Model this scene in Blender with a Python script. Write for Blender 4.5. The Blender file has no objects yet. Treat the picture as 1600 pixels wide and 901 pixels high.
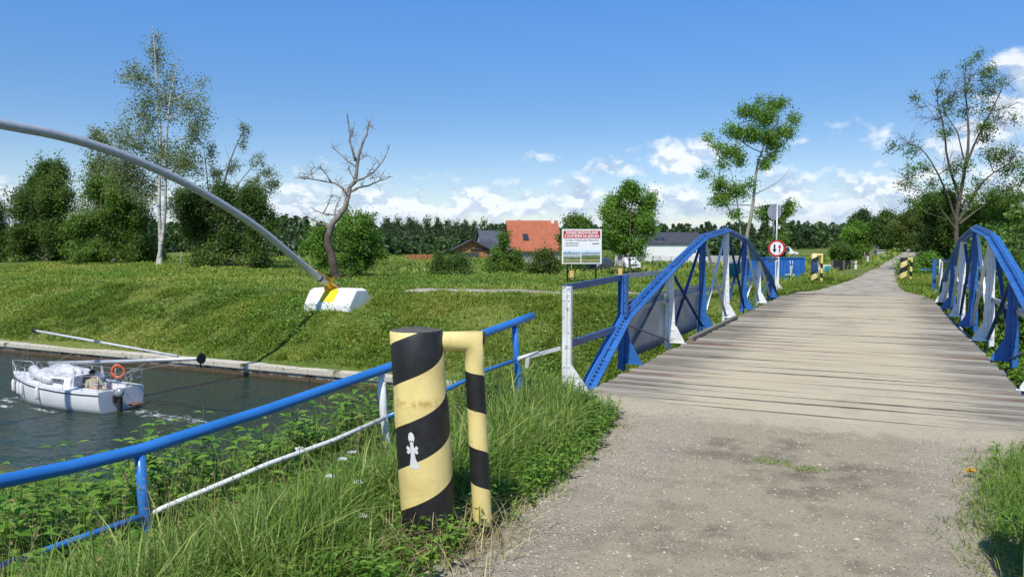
import bpy, math, random
import numpy as np
from mathutils import Vector, Matrix
random.seed(7); RNG = np.random.default_rng(11)
R = math.radians
SC = bpy.context.scene
COL = SC.collection

# ---------------------------------------------------------------- camera frame (used to measure the place)
F_, CX_, CY_, EYE = 1200., 800., 450.5, 1.9
PITCH = math.atan((CY_ - 385) / F_); YAW = R(25.7)
FW = np.array([-math.sin(YAW)*math.cos(PITCH), math.cos(YAW)*math.cos(PITCH), -math.sin(PITCH)])
RT = np.array([math.cos(YAW), math.sin(YAW), 0.]); UP = np.cross(RT, FW)
FH = np.array([-math.sin(YAW), math.cos(YAW), 0.])
O_ = np.array([0, 0, EYE])
def ray(x, y): return FW + RT*(x-CX_)/F_ - UP*(y-CY_)/F_
def atD(x, y, D): return O_ + ray(x, y)*D
def atY(x, y, Y):
    d = ray(x, y); return O_ + d*Y/d[1]
def atX(x, y, X):
    d = ray(x, y); return O_ + d*X/d[0]
def depth_of(P): return (np.asarray(P)-O_) @ FW

# ---------------------------------------------------------------- noise (numpy value noise)
_perm = np.random.default_rng(3).random((257, 257))
def vnoise(x, y):
    x = np.asarray(x, float); y = np.asarray(y, float)
    xi = np.floor(x).astype(int); yi = np.floor(y).astype(int)
    fx = x-xi; fy = y-yi
    fx = fx*fx*(3-2*fx); fy = fy*fy*(3-2*fy)
    a = _perm[xi % 256, yi % 256]; b = _perm[(xi+1) % 256, yi % 256]
    c = _perm[xi % 256, (yi+1) % 256]; d = _perm[(xi+1) % 256, (yi+1) % 256]
    return (a*(1-fx)+b*fx)*(1-fy)+(c*(1-fx)+d*fx)*fy
def fbm(x, y, o=4):
    s = 0; a = .5; t = 0
    for i in range(o):
        s = s + a*vnoise(x*2**i+17.3*i, y*2**i+5.1*i); t += a; a *= .5
    return s/t
def sstep(a, b, x):
    t = np.clip((np.asarray(x, float)-a)/(b-a), 0, 1); return t*t*(3-2*t)

# ---------------------------------------------------------------- object helpers
def tag(o, label=None, cat=None, group=None, kind=None):
    if label: o['label'] = label
    if cat: o['category'] = cat
    if group: o['group'] = group
    if kind: o['kind'] = kind
    return o
def wl(o):
    v = np.zeros(3)
    while o is not None:
        v += np.array(o.location); o = o.parent
    return v
def empty(name, loc, label, cat, group=None):
    o = bpy.data.objects.new(name, None); COL.objects.link(o)
    o.empty_display_size = .2; o.location = [float(v) for v in loc]
    return tag(o, label, cat, group)
def link(name, me, parent=None):
    o = bpy.data.objects.new(name, me); COL.objects.link(o)
    if parent is not None: o.parent = parent
    return o
def copy_tree(o, parent=None, loc=None, rz=None, sc=None, label=None):
    c = o.copy(); COL.objects.link(c)
    if parent is not None:
        c.parent = parent
    if loc is not None: c.location = [float(v) for v in loc]
    if rz is not None: c.rotation_euler = (0, 0, rz)
    if sc is not None: c.scale = sc if hasattr(sc, '__len__') else (sc, sc, sc)
    if label: c['label'] = label
    for ch in list(o.children): copy_tree(ch, c)
    return c
def np_mesh(name, V, Fs, mat, tint=None, smooth=False, attrs=None):
    """Fs: list of (m,k) int arrays; tint: per-face float array in the same order"""
    me = bpy.data.meshes.new(name)
    V = np.asarray(V, np.float32)
    me.vertices.add(len(V)); me.vertices.foreach_set('co', V.ravel())
    Fs = [np.asarray(f, np.int32) for f in Fs if len(f)]
    nl = sum(f.size for f in Fs); nf = sum(len(f) for f in Fs)
    me.loops.add(nl); me.loops.foreach_set('vertex_index', np.concatenate([f.ravel() for f in Fs]))
    me.polygons.add(nf)
    tot = np.concatenate([np.full(len(f), f.shape[1], np.int32) for f in Fs])
    st = np.concatenate([[0], np.cumsum(tot)[:-1]]).astype(np.int32)
    me.polygons.foreach_set('loop_start', st)
    try: me.polygons.foreach_set('loop_total', tot)
    except Exception: pass
    if smooth: me.polygons.foreach_set('use_smooth', np.ones(nf, bool))
    if tint is not None:
        a = me.attributes.new('tint', 'FLOAT', 'FACE'); a.data.foreach_set('value', np.asarray(tint, np.float32))
    me.materials.append(mat)
    me.update(calc_edges=True); me.validate()
    return me
class MB:
    def __init__(s): s.V = []; s.F = []; s.T = []; s.t = 0.5; s.sm = []
    def add(s, V, F, smooth=False):
        b = len(s.V); s.V += [tuple(map(float, v)) for v in V]
        for f in F:
            s.F.append([i+b for i in f]); s.T.append(s.t); s.sm.append(smooth)
        return s
    def obox(s, c, ax, ay, az, sx, sy, sz):
        c = np.asarray(c, float); ax, ay, az = [np.asarray(a, float)/np.linalg.norm(a) for a in (ax, ay, az)]
        V = [c+ax*sx*i/2+ay*sy*j/2+az*sz*k/2 for i in (-1, 1) for j in (-1, 1) for k in (-1, 1)]
        return s.add(V, [(0, 1, 3, 2), (4, 6, 7, 5), (0, 4, 5, 1), (2, 3, 7, 6), (0, 2, 6, 4), (1, 5, 7, 3)])
    def box(s, lo, hi):
        lo = np.asarray(lo, float); hi = np.asarray(hi, float)
        return s.obox((lo+hi)/2, (1, 0, 0), (0, 1, 0), (0, 0, 1), *(hi-lo))
    def bar(s, a, b, w, h, up=(0, 0, 1)):
        a = np.asarray(a, float); b = np.asarray(b, float); d = b-a; L = np.linalg.norm(d); d /= L
        x = np.cross(d, up); x /= np.linalg.norm(x); u = np.cross(x, d)
        return s.obox((a+b)/2, d, x, u, L, w, h)
    def tube(s, P, r, n=8, cap=True):
        P = [np.asarray(p, float) for p in P]
        if not hasattr(r, '__len__'): r = [r]*len(P)
        rings = []; x = None
        for i, p in enumerate(P):
            d = P[min(i+1, len(P)-1)]-P[max(i-1, 0)]; d = d/(np.linalg.norm(d)+1e-9)
            if x is None:
                x = np.cross(d, (0, 0, 1) if abs(d[2]) < .9 else (1, 0, 0))
            x = x-d*(x@d); x /= np.linalg.norm(x)+1e-9; y = np.cross(d, x)
            rings.append([p+r[i]*(x*math.cos(2*math.pi*k/n)+y*math.sin(2*math.pi*k/n)) for k in range(n)])
        V = [v for q in rings for v in q]; F = []
        for i in range(len(P)-1):
            for k in range(n):
                F.append((i*n+k, i*n+(k+1) % n, (i+1)*n+(k+1) % n, (i+1)*n+k))
        s.add(V, F, True)
        if cap:
            b = len(s.V)-len(V); m = len(P)-1
            s.F.append([b+k for k in range(n)][::-1]); s.T.append(s.t); s.sm.append(False)
            s.F.append([b+m*n+k for k in range(n)]); s.T.append(s.t); s.sm.append(False)
        return s
    def prism(s, poly, off):
        """poly: planar list of 3D points, extruded by vector off"""
        n = len(poly); poly = [np.asarray(p, float) for p in poly]; off = np.asarray(off, float)
        V = poly+[p+off for p in poly]
        F = [list(range(n))[::-1], [n+i for i in range(n)]]+[(i, (i+1) % n, n+(i+1) % n, n+i) for i in range(n)]
        return s.add(V, F)
    def ball(s, c, rx, ry, rz, n=10, m=6, smooth=True):
        V = []; F = []
        for j in range(m+1):
            th = math.pi*j/m
            for k in range(n):
                ph = 2*math.pi*k/n
                V.append((c[0]+rx*math.sin(th)*math.cos(ph), c[1]+ry*math.sin(th)*math.sin(ph), c[2]+rz*math.cos(th)))
        for j in range(m):
            for k in range(n): F.append((j*n+k, (j+1)*n+k, (j+1)*n+(k+1) % n, j*n+(k+1) % n))
        return s.add(V, F, smooth)
    def torus(s, c, ax, ay, R0, r, n=24, m=8):
        c = np.asarray(c, float); ax = np.asarray(ax, float); ay = np.asarray(ay, float); az = np.cross(ax, ay); V = []; F = []
        for i in range(n):
            a = 2*math.pi*i/n; d = ax*math.cos(a)+ay*math.sin(a)
            for j in range(m):
                b = 2*math.pi*j/m; V.append(c+d*(R0+r*math.cos(b))+az*r*math.sin(b))
        for i in range(n):
            for j in range(m): F.append((i*m+j, ((i+1) % n)*m+j, ((i+1) % n)*m+(j+1) % m, i*m+(j+1) % m))
        return s.add(V, F, True)
    def disc(s, c, ax, ay, r, th, n=32):
        c = np.asarray(c, float); ax = np.asarray(ax, float); ay = np.asarray(ay, float); az = np.cross(ax, ay)
        return s.prism([c+r*(ax*math.cos(2*math.pi*k/n)+ay*math.sin(2*math.pi*k/n)) for k in range(n)], az*th)
    def build(s, name, mat, parent=None, bevel=0, smooth=False):
        me = bpy.data.meshes.new(name)
        o0 = wl(parent) if parent is not None else np.zeros(3)
        V = (np.array(s.V)-o0).tolist()
        me.from_pydata(V, [], s.F); me.materials.append(mat)
        a = me.attributes.new('tint', 'FLOAT', 'FACE'); a.data.foreach_set('value', np.array(s.T, np.float32))
        sm = np.array(s.sm, bool)
        if smooth: sm[:] = True
        me.polygons.foreach_set('use_smooth', sm)
        me.update(); me.validate()
        o = link(name, me, parent)
        if bevel:
            m = o.modifiers.new('bevel', 'BEVEL'); m.width = bevel; m.segments = 2; m.limit_method = 'ANGLE'; m.angle_limit = R(40)
        return o
def text_part(txt, name, mat, parent, c, ax, ay, size, align='CENTER', off=.012, width=None, bold=0):
    """lettering turned into real mesh; c centre, ax along the text, ay up"""
    cu = bpy.data.curves.new('lettering', 'FONT'); cu.body = txt; cu.size = size; cu.align_x = align; cu.align_y = 'CENTER'
    cu.extrude = .004; cu.offset = bold; cu.resolution_u = 3
    o = bpy.data.objects.new('tmp', cu); COL.objects.link(o)
    dg = bpy.context.evaluated_depsgraph_get(); me = bpy.data.meshes.new_from_object(o.evaluated_get(dg))
    bpy.data.objects.remove(o); bpy.data.curves.remove(cu)
    n = len(me.vertices); co = np.zeros(n*3); me.vertices.foreach_get('co', co); co = co.reshape(-1, 3)
    if width:
        w = co[:, 0].max()-co[:, 0].min(); k = width/w; co[:, 0] *= k
    ax = np.asarray(ax, float); ay = np.asarray(ay, float); az = np.cross(ax, ay)
    P = np.asarray(c)+co[:, :1]*ax+co[:, 1:2]*ay+(co[:, 2:]+off)*az
    P -= wl(parent); me.vertices.foreach_set('co', P.astype(np.float32).ravel()); me.update()
    me.materials.clear(); me.materials.append(mat)
    return link(name, me, parent)

# ---------------------------------------------------------------- materials
def newmat(name):
    m = bpy.data.materials.new(name); m.use_nodes = True; nt = m.node_tree; nt.nodes.clear()
    out = nt.nodes.new('ShaderNodeOutputMaterial')
    return m, nt, out
def N(nt, t, **k):
    n = nt.nodes.new(t)
    for a, b in k.items():
        if a.startswith('i_'):
            key = a[2:]; key = int(key) if key.isdigit() else key.replace('_', ' ')
            n.inputs[key].default_value = b
        else: setattr(n, a, b)
    return n
def L(nt, a, b): nt.links.new(a, b)
def c4(c): return (c[0], c[1], c[2], 1.)
def ramp(nt, fac, stops):
    r = N(nt, 'ShaderNodeValToRGB'); e = r.color_ramp.elements
    while len(e) < len(stops): e.new(.5)
    for k, (p, c) in enumerate(stops): e[k].position = p; e[k].color = c4(c)
    L(nt, fac, r.inputs[0]); return r.outputs[0]
def noise(nt, scale, detail=4, rough=.6, vec=None, stretch=None):
    n = N(nt, 'ShaderNodeTexNoise', i_Scale=scale, i_Detail=detail, i_Roughness=rough)
    if vec is None:
        tc = N(nt, 'ShaderNodeTexCoord'); vec = tc.outputs['Object']
    if stretch:
        mp = N(nt, 'ShaderNodeMapping'); mp.inputs['Scale'].default_value = stretch; L(nt, vec, mp.inputs[0]); vec = mp.outputs[0]
    L(nt, vec, n.inputs['Vector']); return n.outputs['Fac']
def mix(nt, f, a, b, mode='MIX'):
    m = N(nt, 'ShaderNodeMix', data_type='RGBA', blend_type=mode)
    if hasattr(f, 'links'): L(nt, f, m.inputs[0])
    else: m.inputs[0].default_value = f
    for v, s in ((a, 6), (b, 7)):
        if hasattr(v, 'links'): L(nt, v, m.inputs[s])
        else: m.inputs[s].default_value = c4(v)
    return m.outputs[2]
def math_(nt, op, a, b=None, c=None, clamp=False):
    m = N(nt, 'ShaderNodeMath', operation=op); m.use_clamp = clamp
    for k, v in enumerate((a, b, c)):
        if v is None: continue
        if hasattr(v, 'links'): L(nt, v, m.inputs[k])
        else: m.inputs[k].default_value = v
    return m.outputs[0]
def mrange(nt, v, a, b, c=0., d=1., smooth=True):
    m = N(nt, 'ShaderNodeMapRange'); m.interpolation_type = 'SMOOTHSTEP' if smooth else 'LINEAR'
    L(nt, v, m.inputs[0])
    for k, q in enumerate((a, b, c, d)): m.inputs[k+1].default_value = q
    return m.outputs[0]
def bump(nt, h, strength=.3, dist=.02):
    b = N(nt, 'ShaderNodeBump', i_Strength=strength, i_Distance=dist); L(nt, h, b.inputs['Height']); return b.outputs[0]
def princ(nt, out, col, rough=.6, metal=0, spec=.5, normal=None):
    p = N(nt, 'ShaderNodeBsdfPrincipled', i_Roughness=rough if not hasattr(rough, 'links') else .5, i_Metallic=metal)
    p.inputs['Specular IOR Level'].default_value = spec
    if hasattr(rough, 'links'): L(nt, rough, p.inputs['Roughness'])
    if hasattr(col, 'links'): L(nt, col, p.inputs['Base Color'])
    else: p.inputs['Base Color'].default_value = c4(col)
    if normal is not None: L(nt, normal, p.inputs['Normal'])
    L(nt, p.outputs[0], out.inputs[0]); return p
def plain(name, col, rough=.6, metal=0, var=.12, scale=6, spec=.5, bmp=0):
    m, nt, out = newmat(name)
    n = noise(nt, scale, 5)
    a = tuple(v*(1-var) for v in col); b = tuple(min(1, v*(1+var)) for v in col)
    princ(nt, out, ramp(nt, n, [(.3, a), (.7, b)]), rough, metal, spec, bump(nt, noise(nt, scale*8, 3), .25, bmp) if bmp else None)
    return m
def painted(name, col, rust=.35, chip=(.16, .09, .05), rough=.40, amount=.645):
    """old paint: slight fading, chips and rust streaks with shapes of their own"""
    m, nt, out = newmat(name)
    n1 = noise(nt, 2.3, 5); n2 = noise(nt, 14, 6, .7); n3 = noise(nt, 3.1, 6, .65, stretch=(3, 3, .6))
    base = ramp(nt, n1, [(.3, tuple(v*.86 for v in col)), (.7, tuple(min(.9, v*1.1+.012) for v in col))])
    k = mrange(nt, n2, amount, amount+.05); k = math_(nt, 'MULTIPLY', k, mrange(nt, n3, .45, .62))
    k = math_(nt, 'MULTIPLY', k, rust*2, clamp=True)
    princ(nt, out, mix(nt, k, base, chip), rough, 0, .5, bump(nt, n2, .12, .006)); return m
LEAF_GAIN = 1.9
def leafmat(name, lo, mid, hi, trans=.45, rough=.45, hue=None):
    m, nt, out = newmat(name)
    at = N(nt, 'ShaderNodeAttribute', attribute_name='tint')
    n = noise(nt, .55, 3)
    f = math_(nt, 'ADD', math_(nt, 'MULTIPLY', at.outputs['Fac'], .72), math_(nt, 'MULTIPLY', n, .28))
    lo, mid, hi = [tuple(v*LEAF_GAIN for v in c) for c in (lo, mid, hi)]
    col = ramp(nt, f, [(.15, lo), (.5, mid), (.88, hi)])
    p = N(nt, 'ShaderNodeBsdfPrincipled', i_Roughness=rough); p.inputs['Specular IOR Level'].default_value = .3
    L(nt, col, p.inputs['Base Color'])
    t = N(nt, 'ShaderNodeBsdfTranslucent'); L(nt, mix(nt, .5, col, (.26, .36, .05)), t.inputs[0])
    ms = N(nt, 'ShaderNodeMixShader', i_0=trans); L(nt, p.outputs[0], ms.inputs[1]); L(nt, t.outputs[0], ms.inputs[2])
    L(nt, ms.outputs[0], out.inputs[0]); return m

M = {}
M['leaf_mid'] = leafmat('leaf_mid', (.026, .056, .011), (.060, .118, .018), (.112, .182, .032))
M['leaf_dark'] = leafmat('leaf_dark', (.018, .040, .009), (.040, .078, .015), (.080, .130, .026), .4)
M['leaf_bright'] = leafmat('leaf_bright', (.040, .095, .013), (.088, .178, .023), (.15, .245, .040))
M['leaf_pale'] = leafmat('leaf_pale', (.052, .075, .026), (.105, .138, .048), (.165, .195, .078), .42)
M['leaf_olive'] = leafmat('leaf_olive', (.032, .048, .012), (.066, .092, .020), (.110, .135, .034))
M['leaf_far'] = leafmat('leaf_far', (.014, .030, .012), (.028, .054, .018), (.048, .082, .026), .2)
M['grass'] = leafmat('grass', (.040, .084, .012), (.098, .170, .026), (.235, .265, .085), .45, .5)
M['grass_bank'] = leafmat('grass_bank', (.056, .100, .012), (.130, .182, .023), (.260, .255, .066), .45, .5)
M['dry_grass'] = leafmat('dry_grass', (.09, .075, .03), (.20, .165, .075), (.34, .29, .15), .2, .6)
M['weed'] = leafmat('weed', (.030, .076, .011), (.080, .168, .021), (.16, .25, .042), .45, .42)
M['bark'] = plain('bark', (.095, .075, .055), .85, var=.35, scale=9, bmp=.03)
M['bark_grey'] = plain('bark_grey', (.17, .155, .135), .85, var=.3, scale=9, bmp=.03)
M['bark_ash'] = plain('bark_ash', (.27, .25, .20), .85, var=.25, scale=5, bmp=.02)
def birch_mat():
    m, nt, out = newmat('birch_bark')
    n = noise(nt, 3.2, 5, .7, stretch=(.6, .6, 2.2))
    princ(nt, out, ramp(nt, n, [(.36, (.03, .027, .024)), (.46, (.42, .40, .37)), (.7, (.62, .60, .56))]), .7); return m
M['birch_bark'] = birch_mat()
def dead_mat():
    m, nt, out = newmat('dead_wood')
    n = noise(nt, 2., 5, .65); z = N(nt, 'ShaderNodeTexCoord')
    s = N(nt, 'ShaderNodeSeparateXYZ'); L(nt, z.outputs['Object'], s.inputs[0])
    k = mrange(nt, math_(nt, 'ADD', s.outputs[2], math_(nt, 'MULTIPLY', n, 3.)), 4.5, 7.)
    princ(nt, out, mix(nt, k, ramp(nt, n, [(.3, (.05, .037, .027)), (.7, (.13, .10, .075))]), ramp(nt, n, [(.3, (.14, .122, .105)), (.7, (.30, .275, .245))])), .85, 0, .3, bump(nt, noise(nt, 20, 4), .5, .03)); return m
M['dead_wood'] = dead_mat()
M['blue'] = painted('blue_paint', (.026, .135, .40), .6)
M['blue_rail'] = painted('blue_rail_paint', (.022, .165, .50), .4, rough=.3)
M['blue_dark'] = painted('dark_blue_paint', (.018, .055, .18), .5)
M['white'] = painted('white_paint', (.72, .74, .72), .5, chip=(.30, .22, .15))
M['white_worn'] = painted('worn_white_paint', (.68, .70, .68), 1.0, chip=(.22, .24, .27), amount=.56)
M['grey_steel'] = plain('grey_steel', (.30, .32, .34), .45, .3, .18, 3)
M['panel'] = plain('panel_sheet', (.34, .345, .36), .42, .25, .22, 2.2)
M['galv'] = plain('galvanised_steel', (.50, .52, .53), .42, .35, .14, 5)
M['iron'] = plain('dark_iron', (.035, .035, .037), .5, .3)
M['black'] = plain('black_paint', (.012, .012, .013), .45)
M['yellow_gold'] = painted('golden_yellow_paint', (.58, .33, .006), .3)
def E_(): pass
# ---------------------------------------------------------------- terrain
WATER = -4.4; Y_NEAR, Y_FAR = 12.0, 28.0
def road_c(Y): # centre line of the track beyond the bridge
    Y = np.asarray(Y, float)
    return np.interp(Y, [-30, 8, 33, 40, 50, 64, 85, 120, 200], [-.75, -.8, -.85, -.62, -.05, .75, 2.0, 4.3, 9.5])
def road_hw(Y): # half width
    return np.interp(np.asarray(Y, float), [-30, 3, 6.5, 8.2, 9, 33, 36, 44, 60, 120], [1.45, 1.4, 1.42, 1.75, 2.4, 2.3, 1.5, .95, .75, .8])
def zroad(Y):
    return np.interp(np.asarray(Y, float), [-30, 9, 33, 45, 60, 90, 130, 250], [0, 0, 0, .12, .30, .85, 1.75, 3.])
def zt(X, Y, rough=True):
    X = np.asarray(X, float); Y = np.asarray(Y, float)
    xc = road_c(Y); hw = road_hw(Y)
    dl = np.maximum(np.abs(X-xc)-hw, 0)
    # ---- near side
    k = sstep(.5, 4.6, dl)
    near = -.75*k-.04*np.minimum(dl, 1.)
    side = sstep(1.5, 4.6, dl)
    y0 = 9.2-6.7*side
    bank = np.clip((Y-y0)/(Y_NEAR-.15-y0), 0, 1)
    near = near+(-3.95-near)*(bank**1.1)
    # ---- far side
    kf = sstep(.6, 7.5, dl)
    plate = -.78+.30*sstep(70, 170, -X)*0+2.2*sstep(90, 420, Y)*sstep(-140, 10, X)+2.6*sstep(260, 700, Y)
    rise = .75*sstep(44, 56, Y)*sstep(-42, -62, X)
    far_flat = zroad(Y)*(1-kf)+(plate+rise)*kf
    ycrest = np.where(X < -4, 35.3, 34.6); ycrest = ycrest-3.0*(1-sstep(.2, 3.2, dl))
    t = np.clip((Y-Y_FAR-.2)/(ycrest-Y_FAR-.2), 0, 1)
    t = t*.86+.14*t*t*(3-2*t)
    far = -3.92+(far_flat+3.92)*t
    far = far+.50*np.exp(-((X+27)/2.8)**2-((Y-32.3)/1.25)**2)
    z = np.where(Y < 20.9, near, far)
    ch = (Y > Y_NEAR-.12) & (Y < Y_FAR+.12)
    z = np.where(ch, -6.2, z)
    if rough:
        w = np.clip(dl/1.2, 0, 1)
        z = z+w*((fbm(X*.8, Y*.8, 3)-.5)*.16+(fbm(X*.17+9, Y*.17, 3)-.5)*.5*np.clip(dl/6, 0, 1)*(1-.6*(Y < 14)))*(~ch)
        z = z-.03*(dl <= .02)
    return z
def coords(segs):
    a = []
    for lo, hi, st in segs: a.append(np.arange(lo, hi, st))
    return np.unique(np.round(np.concatenate(a), 3))
gx = coords([(-900, -300, 40), (-300, -120, 10), (-120, -60, 2), (-60, -20, .8), (-20, -6, .4), (-6, 3, .15), (3, 14, .5), (14, 60, 3), (60, 300, 15), (300, 901, 50)])
gy = coords([(-60, -6, 4), (-6, 0, .6), (0, 13.2, .12), (13.2, 27.6, 1.2), (27.6, 28.6, .12), (28.6, 40, .3), (40, 62, .8), (62, 130, 3), (130, 400, 12), (400, 1500, 60)])
GX, GY = np.meshgrid(gx, gy)
GZ = zt(GX, GY)
nx, ny = len(gx), len(gy)
idx = np.arange(nx*ny).reshape(ny, nx)
Fq = np.stack([idx[:-1, :-1], idx[:-1, 1:], idx[1:, 1:], idx[1:, :-1]], -1).reshape(-1, 4)
def ground_mat():
    m, nt, out = newmat('ground_soil_and_turf')
    g = N(nt, 'ShaderNodeNewGeometry'); pos = g.outputs['Position']
    n1 = noise(nt, .22, 6, .6, pos); n2 = noise(nt, 2.6, 6, .7, pos); n3 = noise(nt, 26, 4, .7, pos); n4 = noise(nt, .06, 4, .6, pos)
    green = ramp(nt, n2, [(.25, (.045, .075, .014)), (.5, (.085, .135, .022)), (.75, (.15, .19, .04))])
    green = mix(nt, mrange(nt, n4, .4, .62), green, ramp(nt, n2, [(.3, (.12, .155, .03)), (.7, (.20, .215, .06))]))
    soil = ramp(nt, n3, [(.3, (.060, .044, .028)), (.7, (.155, .118, .075))])
    k = mrange(nt, math_(nt, 'ADD', math_(nt, 'MULTIPLY', n1, .55), math_(nt, 'MULTIPLY', n2, .45)), .58, .70)
    s = N(nt, 'ShaderNodeSeparateXYZ'); L(nt, pos, s.inputs[0])
    tr = mrange(nt, math_(nt, 'ABSOLUTE', math_(nt, 'SUBTRACT', math_(nt, 'ADD', s.outputs[1], math_(nt, 'MULTIPLY', n1, 1.2)), 37.9)), .75, .35); tr = math_(nt, 'MULTIPLY', tr, mrange(nt, s.outputs[0], -27., -31.))
    k = math_(nt, 'MAXIMUM', k, math_(nt, 'MULTIPLY', tr, .8))
    princ(nt, out, mix(nt, k, green, soil), .95, 0, .15, bump(nt, n3, .6, .06)); return m
M['ground'] = ground_mat()
go = link('ground', np_mesh('ground', np.stack([GX, GY, GZ], -1).reshape(-1, 3), [Fq], M['ground'], smooth=True)); tag(go, kind='structure')

# ---------------------------------------------------------------- water
def water_mat():
    m, nt, out = newmat('canal_water')
    g = N(nt, 'ShaderNodeNewGeometry'); pos = g.outputs['Position']
    mp = N(nt, 'ShaderNodeMapping'); mp.inputs['Rotation'].default_value = (0, 0, R(20)); mp.inputs['Scale'].default_value = (.55, 1.25, 1); L(nt, pos, mp.inputs[0])
    a = noise(nt, 1.05, 3, .55, mp.outputs[0]); b = noise(nt, 3.4, 4, .6, mp.outputs[0])
    h = math_(nt, 'ADD', math_(nt, 'MULTIPLY', a, 1.), math_(nt, 'MULTIPLY', b, .42))
    nb = bump(nt, h, 1., .27)
    # churned foam beside the hull and behind the motor
    s = N(nt, 'ShaderNodeSeparateXYZ'); L(nt, pos, s.inputs[0])
    def blob(cx, cy, rx, ry):
        u = math_(nt, 'DIVIDE', math_(nt, 'SUBTRACT', s.outputs[0], cx), rx); v = math_(nt, 'DIVIDE', math_(nt, 'SUBTRACT', s.outputs[1], cy), ry)
        d = math_(nt, 'ADD', math_(nt, 'MULTIPLY', u, u), math_(nt, 'MULTIPLY', v, v))
        return math_(nt, 'SUBTRACT', 1., d, clamp=True)
    f = None
    for q in [(-32.3, 19.2, 1.3, 1.0), (-31.2, 18.3, 1.6, .55), (-25.2, 20.0, 1.5, .7), (-23.2, 19.8, 3.2, .8), (-28.5, 18.6, 2.6, .25), (-33.6, 17.6, 1.6, .5), (-21, 18.2, 2., .35)]:
        v = blob(*q); f = v if f is None else math_(nt, 'MAXIMUM', f, v)
    fn = noise(nt, 3.2, 7, .75, mp.outputs[0])
    k = mrange(nt, math_(nt, 'ADD', math_(nt, 'MULTIPLY', f, .24), fn), .70, .84)
    p = princ(nt, out, mix(nt, k, (.020, .036, .017), (.50, .54, .52)), mrange(nt, k, 0, 1, .07, .6), 0, .5, nb)
    p.inputs['IOR'].default_value = 1.33
    return m
M['water'] = water_mat()
wb = MB(); wb.add([(-400, Y_NEAR-.1, WATER), (200, Y_NEAR-.1, WATER), (200, Y_FAR+.1, WATER), (-400, Y_FAR+.1, WATER)], [(0, 1, 2, 3)])
tag(wb.build('water', M['water']), kind='structure')

# ---------------------------------------------------------------- quay walls with coping
def quay_mat():
    m, nt, out = newmat('quay_concrete')
    g = N(nt, 'ShaderNodeNewGeometry'); pos = g.outputs['Position']
    s = N(nt, 'ShaderNodeSeparateXYZ'); L(nt, pos, s.inputs[0])
    n = noise(nt, .9, 6, .7, pos); n2 = noise(nt, 7, 5, .7, pos)
    pale = ramp(nt, n2, [(.3, (.40, .37, .29)), (.7, (.60, .56, .46))])
    dark = ramp(nt, n2, [(.3, (.045, .035, .024)), (.7, (.16, .115, .075))])
    k = mrange(nt, math_(nt, 'ADD', s.outputs[2], math_(nt, 'MULTIPLY', n, .75)), -3.86, -3.72)
    moss = mix(nt, mrange(nt, n, .58, .66), pale, (.10, .11, .04))
    princ(nt, out, mix(nt, k, dark, moss), .9, 0, .2, bump(nt, n2, .5, .03)); return m
M['quay'] = quay_mat()
M['quay_mossy'] = plain('mossy_quay_concrete', (.055, .065, .03), .95, var=.4, scale=4, bmp=.03)
def quay(Y, side, label):
    q = empty('quay_wall', (-20, Y, -4.4), label, 'quay wall')
    b = MB(); x = -120.
    while x < 60:
        x2 = x+6.; y0, y1 = (Y, Y+.42) if side > 0 else (Y-.42, Y)
        b.t = random.random(); b.box((x+.012, y0, -6.0), (x2-.012, y1, -4.075)); x = x2
    b.build('wall', M['quay'], q)
    b = MB(); x = -120.
    while x < 60:
        x2 = x+3.; y0, y1 = (Y-.10, Y+.55) if side > 0 else (Y-.55, Y+.10)
        dz = random.uniform(-.015, .015); b.box((x+.012, y0, -4.07), (x2-.012, y1, -3.82+dz)); x = x2
    b.build('coping', M['quay'] if side > 0 else M['quay_mossy'], q, bevel=.02)
quay(Y_FAR, 1, 'long low concrete quay wall edging the water below the grassy far bank')
quay(Y_NEAR, -1, 'dark mossy quay wall at the near side of the canal below the weeds')

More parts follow.
